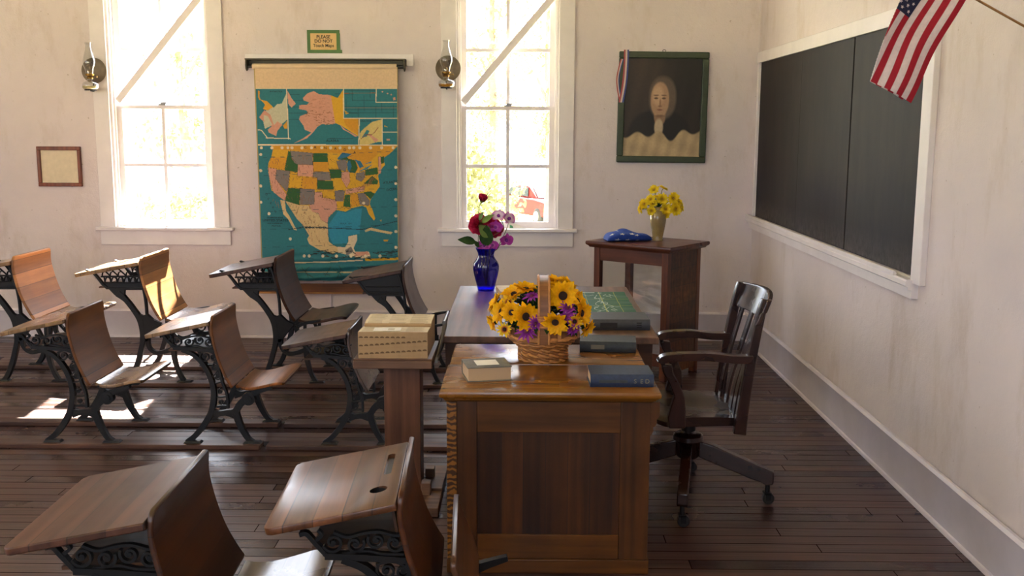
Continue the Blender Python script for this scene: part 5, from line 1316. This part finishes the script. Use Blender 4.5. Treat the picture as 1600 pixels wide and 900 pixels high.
mp8(TN, (190, 352), (275, 378), (325, 378), (348, 415), (385, 428), (400, 465), (440, 485), (440, 540), (445, 590), (470, 610), (500, 625), (500, 650), (470, 660), (400, 645), (330, 605), (318, 575), (330, 555), (290, 490), (260, 460), (215, 390)); mp8(TN, (160, 345), (188, 352), (195, 410), (215, 440), (240, 490), (258, 525), (240, 520), (205, 455), (180, 430))
mp8(srgb('#2a86a0'), (445, 490), (500, 412), (545, 422), (600, 400), (640, 395), (625, 545), (560, 555), (550, 600), (470, 605), (448, 560))
mp8(srgb('#d2bf9d'), (495, 620), (540, 625), (560, 590), (560, 560), (610, 550), (612, 580), (590, 630), (600, 650), (680, 650), (690, 680), (640, 690), (560, 670), (500, 655)); mp8(GY, (540, 640), (575, 620), (590, 650), (550, 675)); mp8(PK, (590, 655), (670, 648), (685, 668), (600, 678))
mp8(TN, (655, 525), (690, 508), (760, 525), (820, 535), (810, 548), (740, 535), (690, 525), (660, 535)); mp8(OR_, (765, 580), (795, 578), (790, 590), (768, 590)); mp8(OR_, (745, 465), (755, 462), (752, 475)); mp8(YW, (655, 690), (850, 685), (850, 698), (660, 705))
rr = random.Random(21)
for i in range(150):   # hachured relief in the west
    x, y = rr.uniform(105, 360), rr.uniform(70, 600)
    if y > 380: x = 230+(y-380)*.55+rr.uniform(0, 120)
    if x > 440: continue
    ln8(BRN if rr.random() < .7 else srgb('#6b5240'), .5, (x, y), (x+rr.uniform(-8, 8), y+rr.uniform(8, 22)))
for i in range(26): x = rr.uniform(600, 720); ln8(BRN, .6, (x, 300-(x-600)*.7+rr.uniform(-20, 20)), (x+16, 290-(x-600)*.75+rr.uniform(-14, 14)))
for i in range(45):
    x, y = rr.uniform(360, 660), rr.uniform(80, 390); pts = [(x, y)]
    for j in range(4): x += rr.uniform(-4, 22); y += rr.uniform(-8, 14); pts.append((x, y))
    ln8(srgb('#6a5a2c'), .35, *pts)
for i in range(6): ln8(DKL, .35, (60, 100+i*105), (850, 60+i*108))
ln8(srgb('#1c3338'), 1.1, (210, 520), (300, 505), (640, 520), (850, 470))
for i in range(60):   # torn, creased lower part
    x, y = rr.uniform(300, 850), rr.uniform(645, 690); ln8(srgb('#27302a'), rr.uniform(.5, 1.6), (x, y), (x+rr.uniform(10, 40), y+rr.uniform(-8, 8)))
ln8(CRM, 2.0, (60, 715), (420, 712), (640, 700)); ln8(srgb('#c9b188'), 1.6, (60, 772), (430, 770), (850, 775))
for i in range(30): x = rr.uniform(60, 850); ln8(srgb('#31504c'), 1.0, (x, rr.uniform(730, 800)), (x+rr.uniform(10, 50), rr.uniform(730, 800)))
for y in (80, 175, 265, 360): mp8(CRM, *[(46+9*math.cos(t_), y+9*math.sin(t_)) for t_ in [PI*i/6 for i in range(12)]])
for y in (155, 250, 345, 440, 532, 625): mp8(CRM, *[(838+9*math.cos(t_), y+9*math.sin(t_)) for t_ in [PI*i/6 for i in range(12)]])
for x in (50, 112, 172, 206, 230, 288, 344, 404, 456, 512, 567, 592, 627, 690, 755, 822): mp8(CRM, *[(x+9*math.cos(t_), 41+9*math.sin(t_)) for t_ in [PI*i/6 for i in range(12)]])
for x in (300, 330, 410, 490, 575, 660, 745): mp8(CRM, *[(x+9*math.cos(t_), 675+9*math.sin(t_)) for t_ in [PI*i/6 for i in range(12)]])
for x, y in ((95, 427), (220, 575), (650, 365)): mp8(CRM, *[(x+9*math.cos(t_), y+9*math.sin(t_)) for t_ in [PI*i/6 for i in range(12)]])
ln7(CRM, 1.6, (110, 327), (1355, 327)); ln7(CRM, 1.8, (130, 822), (1362, 826))
PY0, PY1 = 105.0, 439.0
def mpx(S, T):
    py = PY0+(PY1-PY0)*T; xl = 396.5+.039*(py-107); xr = 621.3+.0045*(py-107); return xl+(xr-xl)*S, py
def mappos(S, T):
    px_, py = mpx(S, T); k_ = 8.277
    d = np.stack([_fw[i]+CR[i]*(px_-800)/F+CU[i]*(450-py)/F for i in range(3)], 1); p = np.array(CPOS)[None, :]+d*(k_/d[:, 1])[:, None]
    cr = np.clip((T-.86)/.14, 0, 1)
    p[:, 1] += .0025*np.sin(S*17+T*3)+.004*np.sin(T*9)*S-.010*np.exp(-((S-.72)/.05)**2)*np.clip((T-.55)*2, 0, 1)*.6+cr*(.014*np.sin(T*150+S*5)+.008*np.sin(S*40+T*60))
    return p
def mapcol(S, T):
    px_, py = mpx(S, T); XY = np.stack([px_, py], 1); c = tri_raster(XY, MAP, OC)
    c[py < 138.2] = TOPC; c[(S < .008) | (S > .994)] = srgb('#a99561'); return c
def to_local(root, fn): 
    o_ = np.array(root.matrix_world.translation); return lambda S, T: fn(S, T)-o_
sheet('map_sheet', 330, 480, to_local(mp, mappos), mapcol, M_PRINT, mp)
bm = B()
def maptext(s, px_, py, h_px, rot=0, sp=1.0, w_=1.0):
    p = onY(px_, py, 8.2685); size = h_px/188.0*1.38
    text_into(bm, s, size, Matrix.Translation(p) @ Matrix.Rotation(PI/2, 4, 'X') @ Matrix.Rotation(rot, 4, 'Z') @ Matrix.Diagonal((w_, 1, 1, 1)), .0002, space=sp, bold=.012)
maptext('ALASKA', 380+785/5.623, 80+787/5.623, 3.6, 0, 1.1); maptext('STATE OF', 380+785/5.623, 80+767/5.623, 1.4); maptext('ANTARCTICA', 380+288/5.623, 80+355/5.623, 2.2); maptext('CANAL ZONE', 380+1075/5.623, 80+614/5.623, 2.0)
maptext('UNITED STATES', 395+132/3.75, 220+466/3.75, 4.0, 0, 1.05, .95); maptext('CHAMPION SERIES', 395+130/3.75, 220+450/3.75, 2.2); maptext('AND POSSESSIONS', 395+130/3.75, 220+484/3.75, 2.0); maptext('POLITICAL', 395+138/3.75, 220+499/3.75, 2.2)
maptext('M E X I C O', 395+366/3.75, 220+509/3.75, 4.0, 0, 1.15); maptext('ATLANTIC', 395+808/3.75, 220+243/3.75, 3.6, .10, 1.1, .9); maptext('OCEAN', 395+815/3.75, 220+285/3.75, 3.6, .12, 1.1, .9)
for c_, x, y in (('C', 308, 38), ('A', 365, 38), ('N', 425, 42), ('A', 484, 46), ('D', 540, 54), ('A', 597, 68)): maptext(c_, 395+x/3.75, 220+y/3.75, 4.0)
for c_, x, y in (('O', 80, 315), ('C', 92, 340), ('E', 105, 365), ('A', 118, 390), ('N', 132, 415)): maptext(c_, 395+x/3.75, 220+y/3.75, 3.0, -.5)
for i, s_ in enumerate(('GULF  OF', 'MEXICO')): maptext(s_, 395+545/3.75, 220+(485+i*28)/3.75, 2.4, 0, 1.3)
obj('lettering', bm, plain('map_ink', '#16282c', .8), mp, True, smooth=0)

# wooden rail under the map
a, b = onY(404, 458, WY-.02), onY(640, 444, WY-.02)
wr = thing('wooden_wall_rail', 'brown wooden rail fixed to the wall just below the map', 'rail', (a.x, WY, a.z))
obj('board', box(B(), a.x, b.x, WY-.035, WY, a.z+.014, b.z), M_RAILW, wr, True, bevel=.003)
obj('pale_bottom_strip', box(B(), a.x, b.x, WY-.042, WY, a.z, a.z+.0135), plain('honey_strip', '#a5743c', .5), wr, True, bevel=.002)

# taped paper sign
a, b = onY(480.5, 83, WY), onY(530.5, 47, WY); sg = thing('paper_sign', 'small cream paper sign with a green tape border above the map', 'sign', ((a.x+b.x)/2, WY, (a.z+b.z)/2))
M_TAPE = plain('green_tape', '#3f6a14', .45, var=.08); obj('paper', box(B(), a.x+.005, b.x-.005, WY-.002, WY, a.z+.005, b.z-.005), plain('cream_sign_paper', '#d9b67e', .8, var=.06), sg, True, smooth=0)
tw = .026
for x0, x1, z0, z1 in ((a.x, b.x, b.z-tw, b.z), (a.x, b.x+.018, a.z, a.z+tw), (a.x, a.x+tw, a.z+tw, b.z-tw), (b.x-tw, b.x+.003, a.z+tw, b.z-tw)): obj('tape_strip', box(B(), x0, x1, WY-.0035, WY-.0022, z0, z1), M_TAPE, sg, True, smooth=0)
bm = B(); cxs, czs = (a.x+b.x)/2, (a.z+b.z)/2
for s_, dz, sz in (('PLEASE', .036, .036), ('DO NOT', .003, .036), ('Touch Maps', -.032, .034)): text_into(bm, s_, sz, Matrix.Translation((cxs, WY-.0024, czs+dz)) @ Matrix.Rotation(PI/2, 4, 'X'), .0003, bold=.022)
obj('lettering', bm, M_INK, sg, True, smooth=0)

# ------------------------------------------------------------------ framed portrait and ribbon
pc = (onY(969, 79, 8.345)+onY(1110, 82, 8.345)+onY(962, 253, 8.345)+onY(1101, 256, 8.345))/4
PW_, PH_ = .722, .884; ptl = math.radians(-.5)
pt_ = thing('framed_portrait', 'dim oil portrait of a person in a dark coat, in a dark green frame', 'picture', (pc.x, WY, pc.z), (math.radians(-1.5)*0, ptl*-1, 0))
M_GREENF = plain('dark_green_frame_paint', '#333f28', .45, var=.15, scale=25)
fw_ = .052
def frame_side(x0, x1, z0, z1): return box(B(), x0, x1, -.034, -.002, z0, z1)
for x0, x1, z0, z1 in ((-PW_/2, PW_/2, PH_/2-fw_, PH_/2), (-PW_/2, PW_/2, -PH_/2, -PH_/2+fw_), (-PW_/2, -PW_/2+fw_, -PH_/2+fw_, PH_/2-fw_), (PW_/2-fw_, PW_/2, -PH_/2+fw_, PH_/2-fw_)): obj('frame_side', frame_side(x0, x1, z0, z1), M_GREENF, pt_, bevel=.008, seg=3)
bm = B(); tube(bm, [(.012*math.cos(t_), -.006, PH_/2+.008+.010*math.sin(t_)) for t_ in [2*PI*i/14 for i in range(14)]], .002, 6, closed=True); obj('hanging_ring', bm, M_IRON, pt_)
def portcol(S, T):
    x, y = S, T; n_ = len(x); bg = np.zeros((n_, 3)); d0, d1_ = np.array(srgb('#1f1914')), np.array(srgb('#40332a'))
    f = np.clip(.35+.55*np.sin(x*5+.6)*(1-y)+.1*np.sin(x*31+y*9), 0, 1)[:, None]; c = d0*(1-f)+d1_*f
    def soft(cx, cy, rx, ry, col_, p=2.0, s=.16, c=None, rot=0.0):
        dx, dy = x-cx, y-cy; u = dx*math.cos(rot)+dy*math.sin(rot); v_ = -dx*math.sin(rot)+dy*math.cos(rot)
        q = (np.abs(u/rx)**p+np.abs(v_/ry)**p); m = np.clip((1+s-q)/(2*s), 0, 1)[:, None]; return c*(1-m)+np.array(srgb(col_))*m
    c = soft(.47, .86, .42, .34, '#17120f', 2.4, .12, c)                    # coat and shoulders
    c = soft(.50, .40, .175, .215, '#5d5044', 2.2, .2, c)                    # hair
    c = soft(.47, .57, .075, .11, '#8a6d55', 2.4, .2, c)                     # neck
    c = soft(.465, .42, .118, .178, '#a9876a', 2.1, .14, c); c = soft(.44, .38, .07, .10, '#bf9d7d', 2, .5, c)
    for ex in (.415, .515): c = soft(ex, .405, .026, .010, '#54402f', 2, .5, c); c = soft(ex, .375, .035, .008, '#6f5643', 2, .6, c)
    c = soft(.470, .450, .012, .040, '#8b6a50', 2, .6, c); c = soft(.468, .485, .024, .010, '#80604a', 2, .6, c); c = soft(.466, .522, .036, .008, '#7a4f40', 2, .5, c); c = soft(.468, .585, .06, .014, '#775a45', 2, .6, c)
    c = soft(.46, .70, .055, .085, '#b8a587', 2.2, .3, c)                    # neckcloth
    edge = .80+.05*np.sin(x*9+1)+.03*np.sin(x*23)-.12*np.exp(-((x-.82)/.14)**2)-.09*np.exp(-((x-.1)/.12)**2); m = np.clip((y-edge)/.02, 0, 1)[:, None]
    tone = np.array(srgb('#b09a76'))*(1+.12*np.sin(x*40+y*13)+.08*np.sin(x*9-y*31))[:, None]; c = c*(1-m)+tone*m
    return c.astype(np.float32)
sheet('canvas', 130, 160, lambda S, T: np.stack([(S-.5)*(PW_-2*fw_+.006), np.full_like(S, -.010), (.5-T)*(PH_-2*fw_+.006)], 1), portcol, M_OILPAINT, pt_)
def P8(x, y, Yp=8.33): p = onY(x, y, Yp); return (p.x, p.z)
rb = thing('award_ribbon', 'striped red white and blue ribbon looped over the upper left corner of the portrait frame', 'ribbon', tuple(onY(974, 82, 8.33)))
R1 = smoothpts([P8(979, 77.5), P8(978.5, 100), P8(976, 130), P8(970.5, 160)], 6); R2 = smoothpts([P8(970.5, 160), P8(966.5, 140), P8(965.5, 122), P8(969, 104), P8(972.5, 92)], 6)
for i, (nm, hx_) in enumerate((('red_stripe', '#a34a4c'), ('white_stripe', '#cbb9b2'), ('blue_stripe', '#3d4a86'))):
    mm = plain('ribbon_'+nm, hx_, .6, var=.05); bm = B(); o_ = (i-1)*.0135
    bar(bm, [(p.x+o_, p.y) for p in R1], .0135, xz, 8.3325+.0002*i, 8.3337+.0002*i)
    bar(bm, [(p.x+o_*.6, p.y) for p in R2], .009, xz, 8.3375+.0002*i, 8.3385+.0002*i)
    obj(nm, bm, mm, rb, True, smooth=0)

# ------------------------------------------------------------------ wall oil lamps
def lamp(x, z, label, gx, oil):
    t = thing('oil_lamp', label, 'oil lamp', (x, WY-.022, z)); yl = WY-.115
    bm = B(); m_ = Matrix.Translation((x, WY-.032, z)) @ Matrix.Rotation(PI/2, 4, 'X')
    lathe(bm, [(.001, .0), (.05, .002), (.085, .010), (.096, .016), (.100, .018), (.1015, .0165), (.099, .014), (.086, .007), (.05, -.001), (.001, -.003)], n=48, m=m_); obj('reflector', bm, M_DKMETAL, t, True)
    bm = B(); cyl(bm, (x, WY-.0225, z), (x, WY-.031, z), .012, 12); tube(bm, smoothpts([(x, WY-.026, z-.03), (x-.02, WY-.03, z-.12), (gx, WY-.05, z-.162), (gx, yl, z-.162)], 5), .005, 8)
    tube(bm, [(gx+.045*math.cos(a_), yl+.045*math.sin(a_), z-.150) for a_ in [2*PI*i/24 for i in range(24)]], .003, 6, closed=True); lathe(bm, [(.001, -.160), (.047, -.160), (.047, -.152), (.001, -.155)], (gx, yl, z), 24); obj('bracket', bm, M_IRON, t, True)
    bm = B(); lathe(bm, [(.001, -.1515), (.056, -.1515), (.064, -.142), (.066, -.112), (.058, -.098), (.030, -.084), (.022, -.076), (.022, -.070)], (gx, yl, z), 32); ft = obj('font', bm, M_CLEAR, t, True, smooth=60)
    bm = B(); lathe(bm, [(.001, -.149), (.054, -.149), (.061, -.141), (.062, -.124), (.001, -.124)], (gx, yl, z), 32); obj('lamp_oil', bm, oil, ft, True, smooth=60)
    bm = B(); lathe(bm, [(.001, -.070), (.024, -.070), (.026, -.060), (.020, -.050), (.034, -.044), (.036, -.030), (.034, -.028), (.001, -.026)], (gx, yl, z), 28); lathe(bm, [(.014, -.027), (.016, -.010), (.006, .0), (.001, .0)], (gx, yl, z), 18)
    cyl(bm, (gx+.025, yl, z-.052), (gx+.055, yl, z-.052), .0025, 8); lathe(bm, [(.001, 0), (.009, 0), (.009, .004), (.001, .004)], n=14, m=Matrix.Translation((gx+.055, yl, z-.052)) @ Matrix.Rotation(PI/2, 4, 'Y')); obj('burner', bm, M_BRASS, t, True)
    bm = B(); pr_ = [(.031, -.028), (.033, .0), (.046, .035), (.050, .065), (.043, .105), (.028, .150), (.022, .185), (.023, .200), (.031, .216)]
    prs = [tuple(p) for p in smoothpts(pr_, 4)]; lathe(bm, prs, (gx, yl, z), 32); obj('chimney', bm, M_CLEAR, t, True, smooth=60)
lamp(-.612, 2.222, 'oil lamp with amber oil and tin reflector, right of the map', -.622, M_OIL)
lamp(-3.47, 2.196, 'oil lamp with pale oil and tin reflector, left of the left window', -3.478, plain('pale_lamp_oil', '#b9ab7c', .2, var=.1))

# ------------------------------------------------------------------ flag on its stick
RED, WHT2, NAVY = srgb('#8f1226'), srgb('#c4b6bd'), srgb('#1a1e3c')
FYp = 3.8; eu = (-.46, .888); ev = (.87, .49); LU, WV = 196., 130.; PF = (1422., 161.)
def flagxyz(S, T):   # S: 0 hoist .. 1 fly, T: 0 top stripe .. 1 bottom stripe
    vf = 6/13-(1-S)*.22; fold = T < vf
    Tv = np.where(fold, 2*vf-T, T); a_ = (1-Tv)*WV; b_ = (1-S)*LU
    px_ = PF[0]-ev[0]*a_-eu[0]*b_; py = PF[1]-ev[1]*a_-eu[1]*b_
    px_ = px_+3.5*np.sin(S*6.0+Tv*2)*(1-.3*S); 
    Yp = FYp+np.where(fold, .010+.020*np.clip((vf-T)/.25, 0, 1), 0)+.012*np.sin(Tv*11+S*3)+.006*np.sin(S*9-Tv*4)
    d = np.stack([_fw[i]+CR[i]*(px_-800)/F+CU[i]*(450-py)/F for i in range(3)], 1); p = np.array(CPOS)[None, :]+d*(FYp/d[:, 1])[:, None]; p[:, 1] = Yp
    return p
def flagrgb(S, T):
    st_ = np.floor(np.clip(T, 0, .9999)*13).astype(int); c = np.where((st_ % 2 == 0)[:, None], np.array(RED)[None, :], np.array(WHT2)[None, :]).astype(np.float32)
    can = (S < .4) & (T < 7/13); c[can] = NAVY; pol = []
    for r_ in range(9):
        for q in range(6 if r_ % 2 == 0 else 5):
            sx = .4*((q*2+1+(r_ % 2))/12); sy = 7/13*((r_+1)/10); pol.append(([(sx+x*.0165, sy+y*.0247) for x, y in stars(0, 0, 1, -PI/2)], WHT2))
    XY = np.stack([S, T], 1); m = tri_raster(XY, [(p, (1, 1, 1)) for p, _ in pol], (0, 0, 0))[:, 0] > .5; c[m] = WHT2; return c
hoist0 = onY(PF[0]-eu[0]*LU-ev[0]*WV*1.02, PF[1]-eu[1]*LU-ev[1]*WV*1.02, FYp); hoist1 = onY(PF[0]-eu[0]*LU, PF[1]-eu[1]*LU, FYp); dirp = (hoist1-hoist0).normalized()
fg = thing('stick_flag', 'small American flag on a stick hanging in front of the chalkboard', 'flag', tuple(hoist1))
sheet('cloth', 260, 180, to_local(fg, flagxyz), flagrgb, M_CLOTH, fg)
wallp = hoist0+dirp*((WX-.004-hoist0.x)/dirp.x)
off = Vector((0, .028, 0))
bm = B(); tube(bm, [hoist0-dirp*.06+off, wallp+off], .0045, 10); obj('stick', bm, plain('varnished_stick', '#8a6038', .4), fg, True)
bm = B(); lathe(bm, [(.001, 0), (.006, .001), (.007, .008), (.003, .018), (.001, .024)], n=12, m=Matrix.Translation(hoist0-dirp*.06+off) @ (-dirp).to_track_quat('Z', 'Y').to_matrix().to_4x4()); obj('finial', bm, M_BRASS, fg, True)
bm = B(); box(bm, WX-.004, WX, wallp.y+off.y-.025, wallp.y+off.y+.025, wallp.z-.045, wallp.z+.045); tube(bm, [wallp+off-dirp*.06, wallp+off+dirp*.0], .010, 12); obj('wall_socket', bm, M_BRASS, fg, True)

# picture frame at the far left, mostly cut off
a, b = onY(62, 291, WY), onY(126.5, 229, WY); pf = thing('picture_frame', 'red brown picture frame at the extreme left edge, mostly cut off', 'picture', ((a.x+b.x)/2, WY, (a.z+b.z)/2))
M_RBF = wood('red_brown_frame', '#5a2716', '#8a4a2e', 'Z', .4)
fw_ = .03
for x0, x1, z0, z1 in ((a.x, b.x, b.z-fw_, b.z), (a.x, b.x, a.z, a.z+fw_), (a.x, a.x+fw_, a.z+fw_, b.z-fw_), (b.x-fw_, b.x, a.z+fw_, b.z-fw_)): obj('frame_side', box(B(), x0, x1, WY-.022, WY-.001, z0, z1), M_RBF, pf, True, bevel=.004)
obj('print', box(B(), a.x+fw_, b.x-fw_, WY-.008, WY-.001, a.z+fw_, b.z-fw_), M_PAPER, pf, True)

# little folded card on the window sill
p = onY(806, 352, WY+.03); cdd = thing('folded_card', 'small colourful folded card leaning on the sill of the window behind the blue vase', 'card', (p.x, p.y, SILL))
bm = B(); hexa(bm, [(-.06, -.02, .0005), (.09, -.028, .0005), (.09, -.025, .0005), (-.06, -.017, .0005)], [(-.06, -.008, .052), (-.02, -.010, .046), (-.02, -.008, .046), (-.06, -.006, .052)])
obj('front_leaf', bm, plain('card_white', '#d8d4c8', .6), cdd, smooth=0)
for nm, x0, x1, hx_ in (('green_patch', -.05, -.02, '#3f8a5c'), ('red_patch', -.01, .02, '#a8483c')):
    bm = B(); hexa(bm, [(x0, -.0205-.0005, .004), (x1, -.0225-.0005, .004), (x1, -.0215-.0005, .004), (x0, -.0195-.0005, .004)], [(x0, -.0135, .030), (x1-.008, -.0165, .022), (x1-.008, -.0155, .022), (x0, -.0125, .030)]); obj(nm, bm, plain('card_'+nm, hx_, .6), cdd, smooth=0)
# ------------------------------------------------------------------ outdoors
k = NT('sunlit_lawn'); n1 = k.noise(k.obj(), .6, 6, .65); n2 = k.noise(k.obj(), 9, 4)
k.l(k.mix(.4, k.ramp(n1, [(.3, srgb('#8f8f62')), (.7, srgb('#c2b58d'))]), k.ramp(n2, [(.3, srgb('#6f7a45')), (.7, srgb('#b3ab7a'))])), k.b.inputs['Base Color']); k.set(Roughness=.9); M_LAWN = k.m
def gz(y): return -.55-(y-8.6)*.045
bm = B(); hexa(bm, [(-60, 8.6, gz(8.6)-.3), (60, 8.6, gz(8.6)-.3), (60, 90, gz(90)-.3), (-60, 90, gz(90)-.3)], [(-60, 8.6, gz(8.6)), (60, 8.6, gz(8.6)), (60, 90, gz(90)), (-60, 90, gz(90))])
tag(obj('ground', bm, M_LAWN), kind='structure')
bm = B(); hexa(bm, [(-60, -60, gz(8.6)-.4), (60, -60, gz(8.6)-.4), (60, 8.58, gz(8.6)-.4), (-60, 8.58, gz(8.6)-.4)], [(-60, -60, gz(8.6)-.1), (60, -60, gz(8.6)-.1), (60, 8.58, gz(8.6)-.1), (-60, 8.58, gz(8.6)-.1)])
tag(obj('ground', bm, M_LAWN), kind='structure')
obj('foundation_wall', box(B(), LX-WT, WX+WT, RY-WT, WY+WT, gz(8.6)-.05, -.12), plain('fieldstone', '#8a8378', .9, var=.3, scale=3))['kind'] = 'structure'
def leafmat(name, a, b):
    k = NT(name); f = k.noise(k.obj(), 1.4, 5, .7); c = k.ramp(f, [(.35, srgb(a)), (.65, srgb(b))]); k.l(c, k.b.inputs['Base Color']); k.set(Roughness=.7, Specular_IOR_Level=.2)
    tl = k.n('BsdfTranslucent'); k.l(c, tl.inputs[0]); mx = k.n('MixShader'); mx.inputs[0].default_value = .35
    k.l(k.b.outputs[0], mx.inputs[1]); k.l(tl.outputs[0], mx.inputs[2]); k.l(mx.outputs[0], k.t.nodes['Material Output'].inputs[0]); return k.m
M_FOL = [leafmat('yellow_green_foliage', '#6a6d48', '#98956a'), leafmat('autumn_foliage', '#7c6a48', '#a38b62'), leafmat('green_foliage', '#4c5a3a', '#727e52')]
M_BARK = plain('grey_bark', '#6a5f55', .9, var=.25, scale=8, bump=.5)
def tree(label, x, y, h, blobs, mat, leaf, nl, trunk_r=.16, seed=0, name='tree', cat='tree', group=None):
    """blobs: (dx, dy, z, rx, rz) crowns of loose leaves"""
    t = thing(name, label, cat, (x, y, gz(y)), group=group); rr_ = random.Random(seed)
    bm = B()
    if trunk_r: tube(bm, smoothpts([(0, 0, -.1), (.05, 0, h*.3), (-.06, .04, h*.6), (0, 0, h*.95)], 4), [trunk_r*1.2, trunk_r*.35], 10)
    for dx, dy, z, rx, rz in blobs:
        if trunk_r: tube(bm, smoothpts([(0, 0, min(z*.7, h*.7)), (dx*.5, dy*.5, z*.9), (dx, dy, z)], 4), [trunk_r*.4, trunk_r*.1], 6)
        else:
            for i in range(4): a = rr_.uniform(0, 6.28); tube(bm, [(dx*.5, dy*.5, 0), (dx+rx*.5*math.cos(a), dy+rx*.5*math.sin(a), z)], [.025, .008], 5)
    obj('trunk' if trunk_r else 'stems', bm, M_BARK, t)
    V, Fc = [], []
    for dx, dy, z, rx, rz in blobs:
        for i in range(nl):
            d = Vector((rr_.gauss(0, 1), rr_.gauss(0, 1), rr_.gauss(0, 1))).normalized()*rr_.random()**.45
            c = Vector((dx+d.x*rx, dy+d.y*rx, z+d.z*rz)); a = Vector((rr_.uniform(-1, 1), rr_.uniform(-1, 1), rr_.uniform(-1, 1))).normalized(); b = a.orthogonal().normalized(); s = leaf*rr_.uniform(.6, 1.3)
            n_ = len(V); V += [tuple(c+a*s), tuple(c+b*s*.5), tuple(c-a*s), tuple(c-b*s*.5)]; Fc.append((n_, n_+1, n_+2, n_+3))
    me = bpy.data.meshes.new('foliage'); me.from_pydata(V, [], Fc); me.materials.append(mat); o = bpy.data.objects.new('foliage', me); COL.objects.link(o); o.parent = t
    return t
# a tall tree between the sun and the right-hand window (its crown stands above the view)
tree('tall leafy tree beside the school whose crown shades the window behind the blue vase', -1.45, 16.2, 14.5, [(.45, 0, 13.0, 1.45, 2.6), (.35, 0, 10.7, 1.35, 1.7), (.5, .3, 15.5, 1.2, 1.6)], M_FOL[2], .16, 1500, .18, 1)
tree('yellow green bush in the lower left panes of the window behind the blue vase', -1.9, 27, 2.6, [(0, 0, 1.5, 1.3, 1.3), (1.0, .3, 1.3, 1.0, 1.1), (.3, -.2, 2.6, .9, .9)], M_FOL[0], .12, 700, 0, 2, 'bush', 'bush')
tree('thin grey sparse tree seen through the right panes of the window behind the vase', .75, 30, 9.0, [(-.2, 0, 3.6, .9, .9), (.8, 0, 4.6, .9, .8), (-.9, .2, 5.4, .9, .8), (.2, 0, 6.8, 1.1, .9)], M_FOL[2], .10, 260, .16, 3)
tree('autumn coloured tree high in the window behind the blue vase', -1.2, 40, 11, [(-.6, 0, 6.6, 1.8, 1.0), (1.6, .5, 7.0, 1.7, .9), (.4, 0, 8.6, 1.8, 1.0), (.2, 0, 4.4, 1.3, .9)], M_FOL[1], .16, 380, .2, 4)
tree('distant green tree behind the car', 3.2, 52, 8, [(0, 0, 4.6, 2.2, 1.8), (-1.8, 0, 3.6, 1.6, 1.4), (1.8, 0, 3.8, 1.8, 1.5)], M_FOL[0], .2, 520, .2, 5)
tree('yellow green bush low in the left window', -8.3, 25, 2.4, [(-.6, 0, 1.0, .9, .9), (.4, .2, 1.2, 1.0, 1.0), (1.2, 0, .9, .8, .8)], M_FOL[0], .11, 520, 0, 6, 'bush', 'bush')
tree('green tree seen through the middle of the left window', -10.3, 31, 8, [(-.5, 0, 3.0, 1.3, 1.0), (1.2, .2, 3.4, 1.4, 1.1), (.2, 0, 5.2, 1.5, 1.1), (1.6, 0, 6.4, 1.2, 1.0)], M_FOL[2], .12, 330, .17, 7)

# red car parked outside, seen in a front three-quarter view
M_CARR = plain('red_car_paint', '#6f1512', .65, 0, var=.04, coat=0, spec=.2, bump=0); M_CARW = plain('silver_car_trim', '#8f8c88', .5, .2, var=.05, bump=0)
M_CARG = plain('dark_car_glass', '#1c262e', .5, 0, var=.05, bump=0, spec=.1); M_TYRE = plain('dark_tyre', '#1c1b1a', .8, var=.1)
CARX, CARY = .62, 41.0; car = thing('car', 'red car parked on the lawn, seen through the window behind the blue vase', 'car', (CARX, CARY, gz(CARY)), (math.atan(-.045), 0, math.radians(-62)))
def carhull(name, prof, hw0, hw1, mat, z_split=None):
    bm = B(); n_ = len(prof)
    A_ = [bm.verts.new((x, -(hw0 if z < .95 else hw1), z)) for x, z in prof]; B_ = [bm.verts.new((x, (hw0 if z < .95 else hw1), z)) for x, z in prof]
    bm.faces.new(A_[::-1]); bm.faces.new(B_)
    for i in range(n_): bm.faces.new((A_[i], A_[(i+1) % n_], B_[(i+1) % n_], B_[i]))
    return obj(name, bm, mat, car, bevel=.07, seg=4)
body = carhull('body', [(2.15, .34), (2.25, .5), (2.22, .78), (2.05, .90), (1.05, 1.0), (-2.1, 1.02), (-2.2, .8), (-2.2, .4), (-2.1, .32)], .88, .86, M_CARR)
carhull('cabin', [(1.05, .99), (.35, 1.46), (.15, 1.50), (-1.65, 1.50), (-2.05, 1.01)], .74, .70, M_CARR)
bm = B(); hexa(bm, [(1.06, -.66, 1.03), (1.06, .66, 1.03), (.42, .58, 1.44), (.42, -.58, 1.44)], [(1.08, -.66, 1.045), (1.08, .66, 1.045), (.44, .58, 1.455), (.44, -.58, 1.455)]); obj('windscreen', bm, M_CARG, car)
for s in (-1, 1):
    bm = B(); box(bm, -1.6, .35, s*.735-.01, s*.735+.01, 1.06, 1.40); obj('side_window', bm, M_CARG, car)
    for wx in (1.4, -1.4):
        bm = B(); lathe(bm, [(.001, -.11), (.28, -.11), (.33, -.07), (.34, 0), (.33, .07), (.28, .11), (.001, .11)], n=28, m=Matrix.Translation((wx, s*.80, .34)) @ Matrix.Rotation(PI/2, 4, 'X')); w_ = obj('wheel', bm, M_TYRE, car)
        bm = B(); lathe(bm, [(.001, .0), (.19, .0), (.2, .02), (.001, .03)], n=20, m=Matrix.Translation((wx, s*.905, .34)) @ Matrix.Rotation(-s*PI/2, 4, 'X')); obj('hub_cap', bm, M_CARW, w_)
    bm = B(); box(bm, 2.14, 2.27, s*.66-.16, s*.66+.16, .62, .78); obj('headlight', bm, M_CARW, car, bevel=.03)
bm = B(); box(bm, 2.16, 2.28, -.42, .42, .56, .78); obj('grille', bm, M_TYRE, car, bevel=.02)
bm = B(); box(bm, 2.10, 2.34, -.9, .9, .36, .54); obj('bumper', bm, M_CARW, car, bevel=.05)
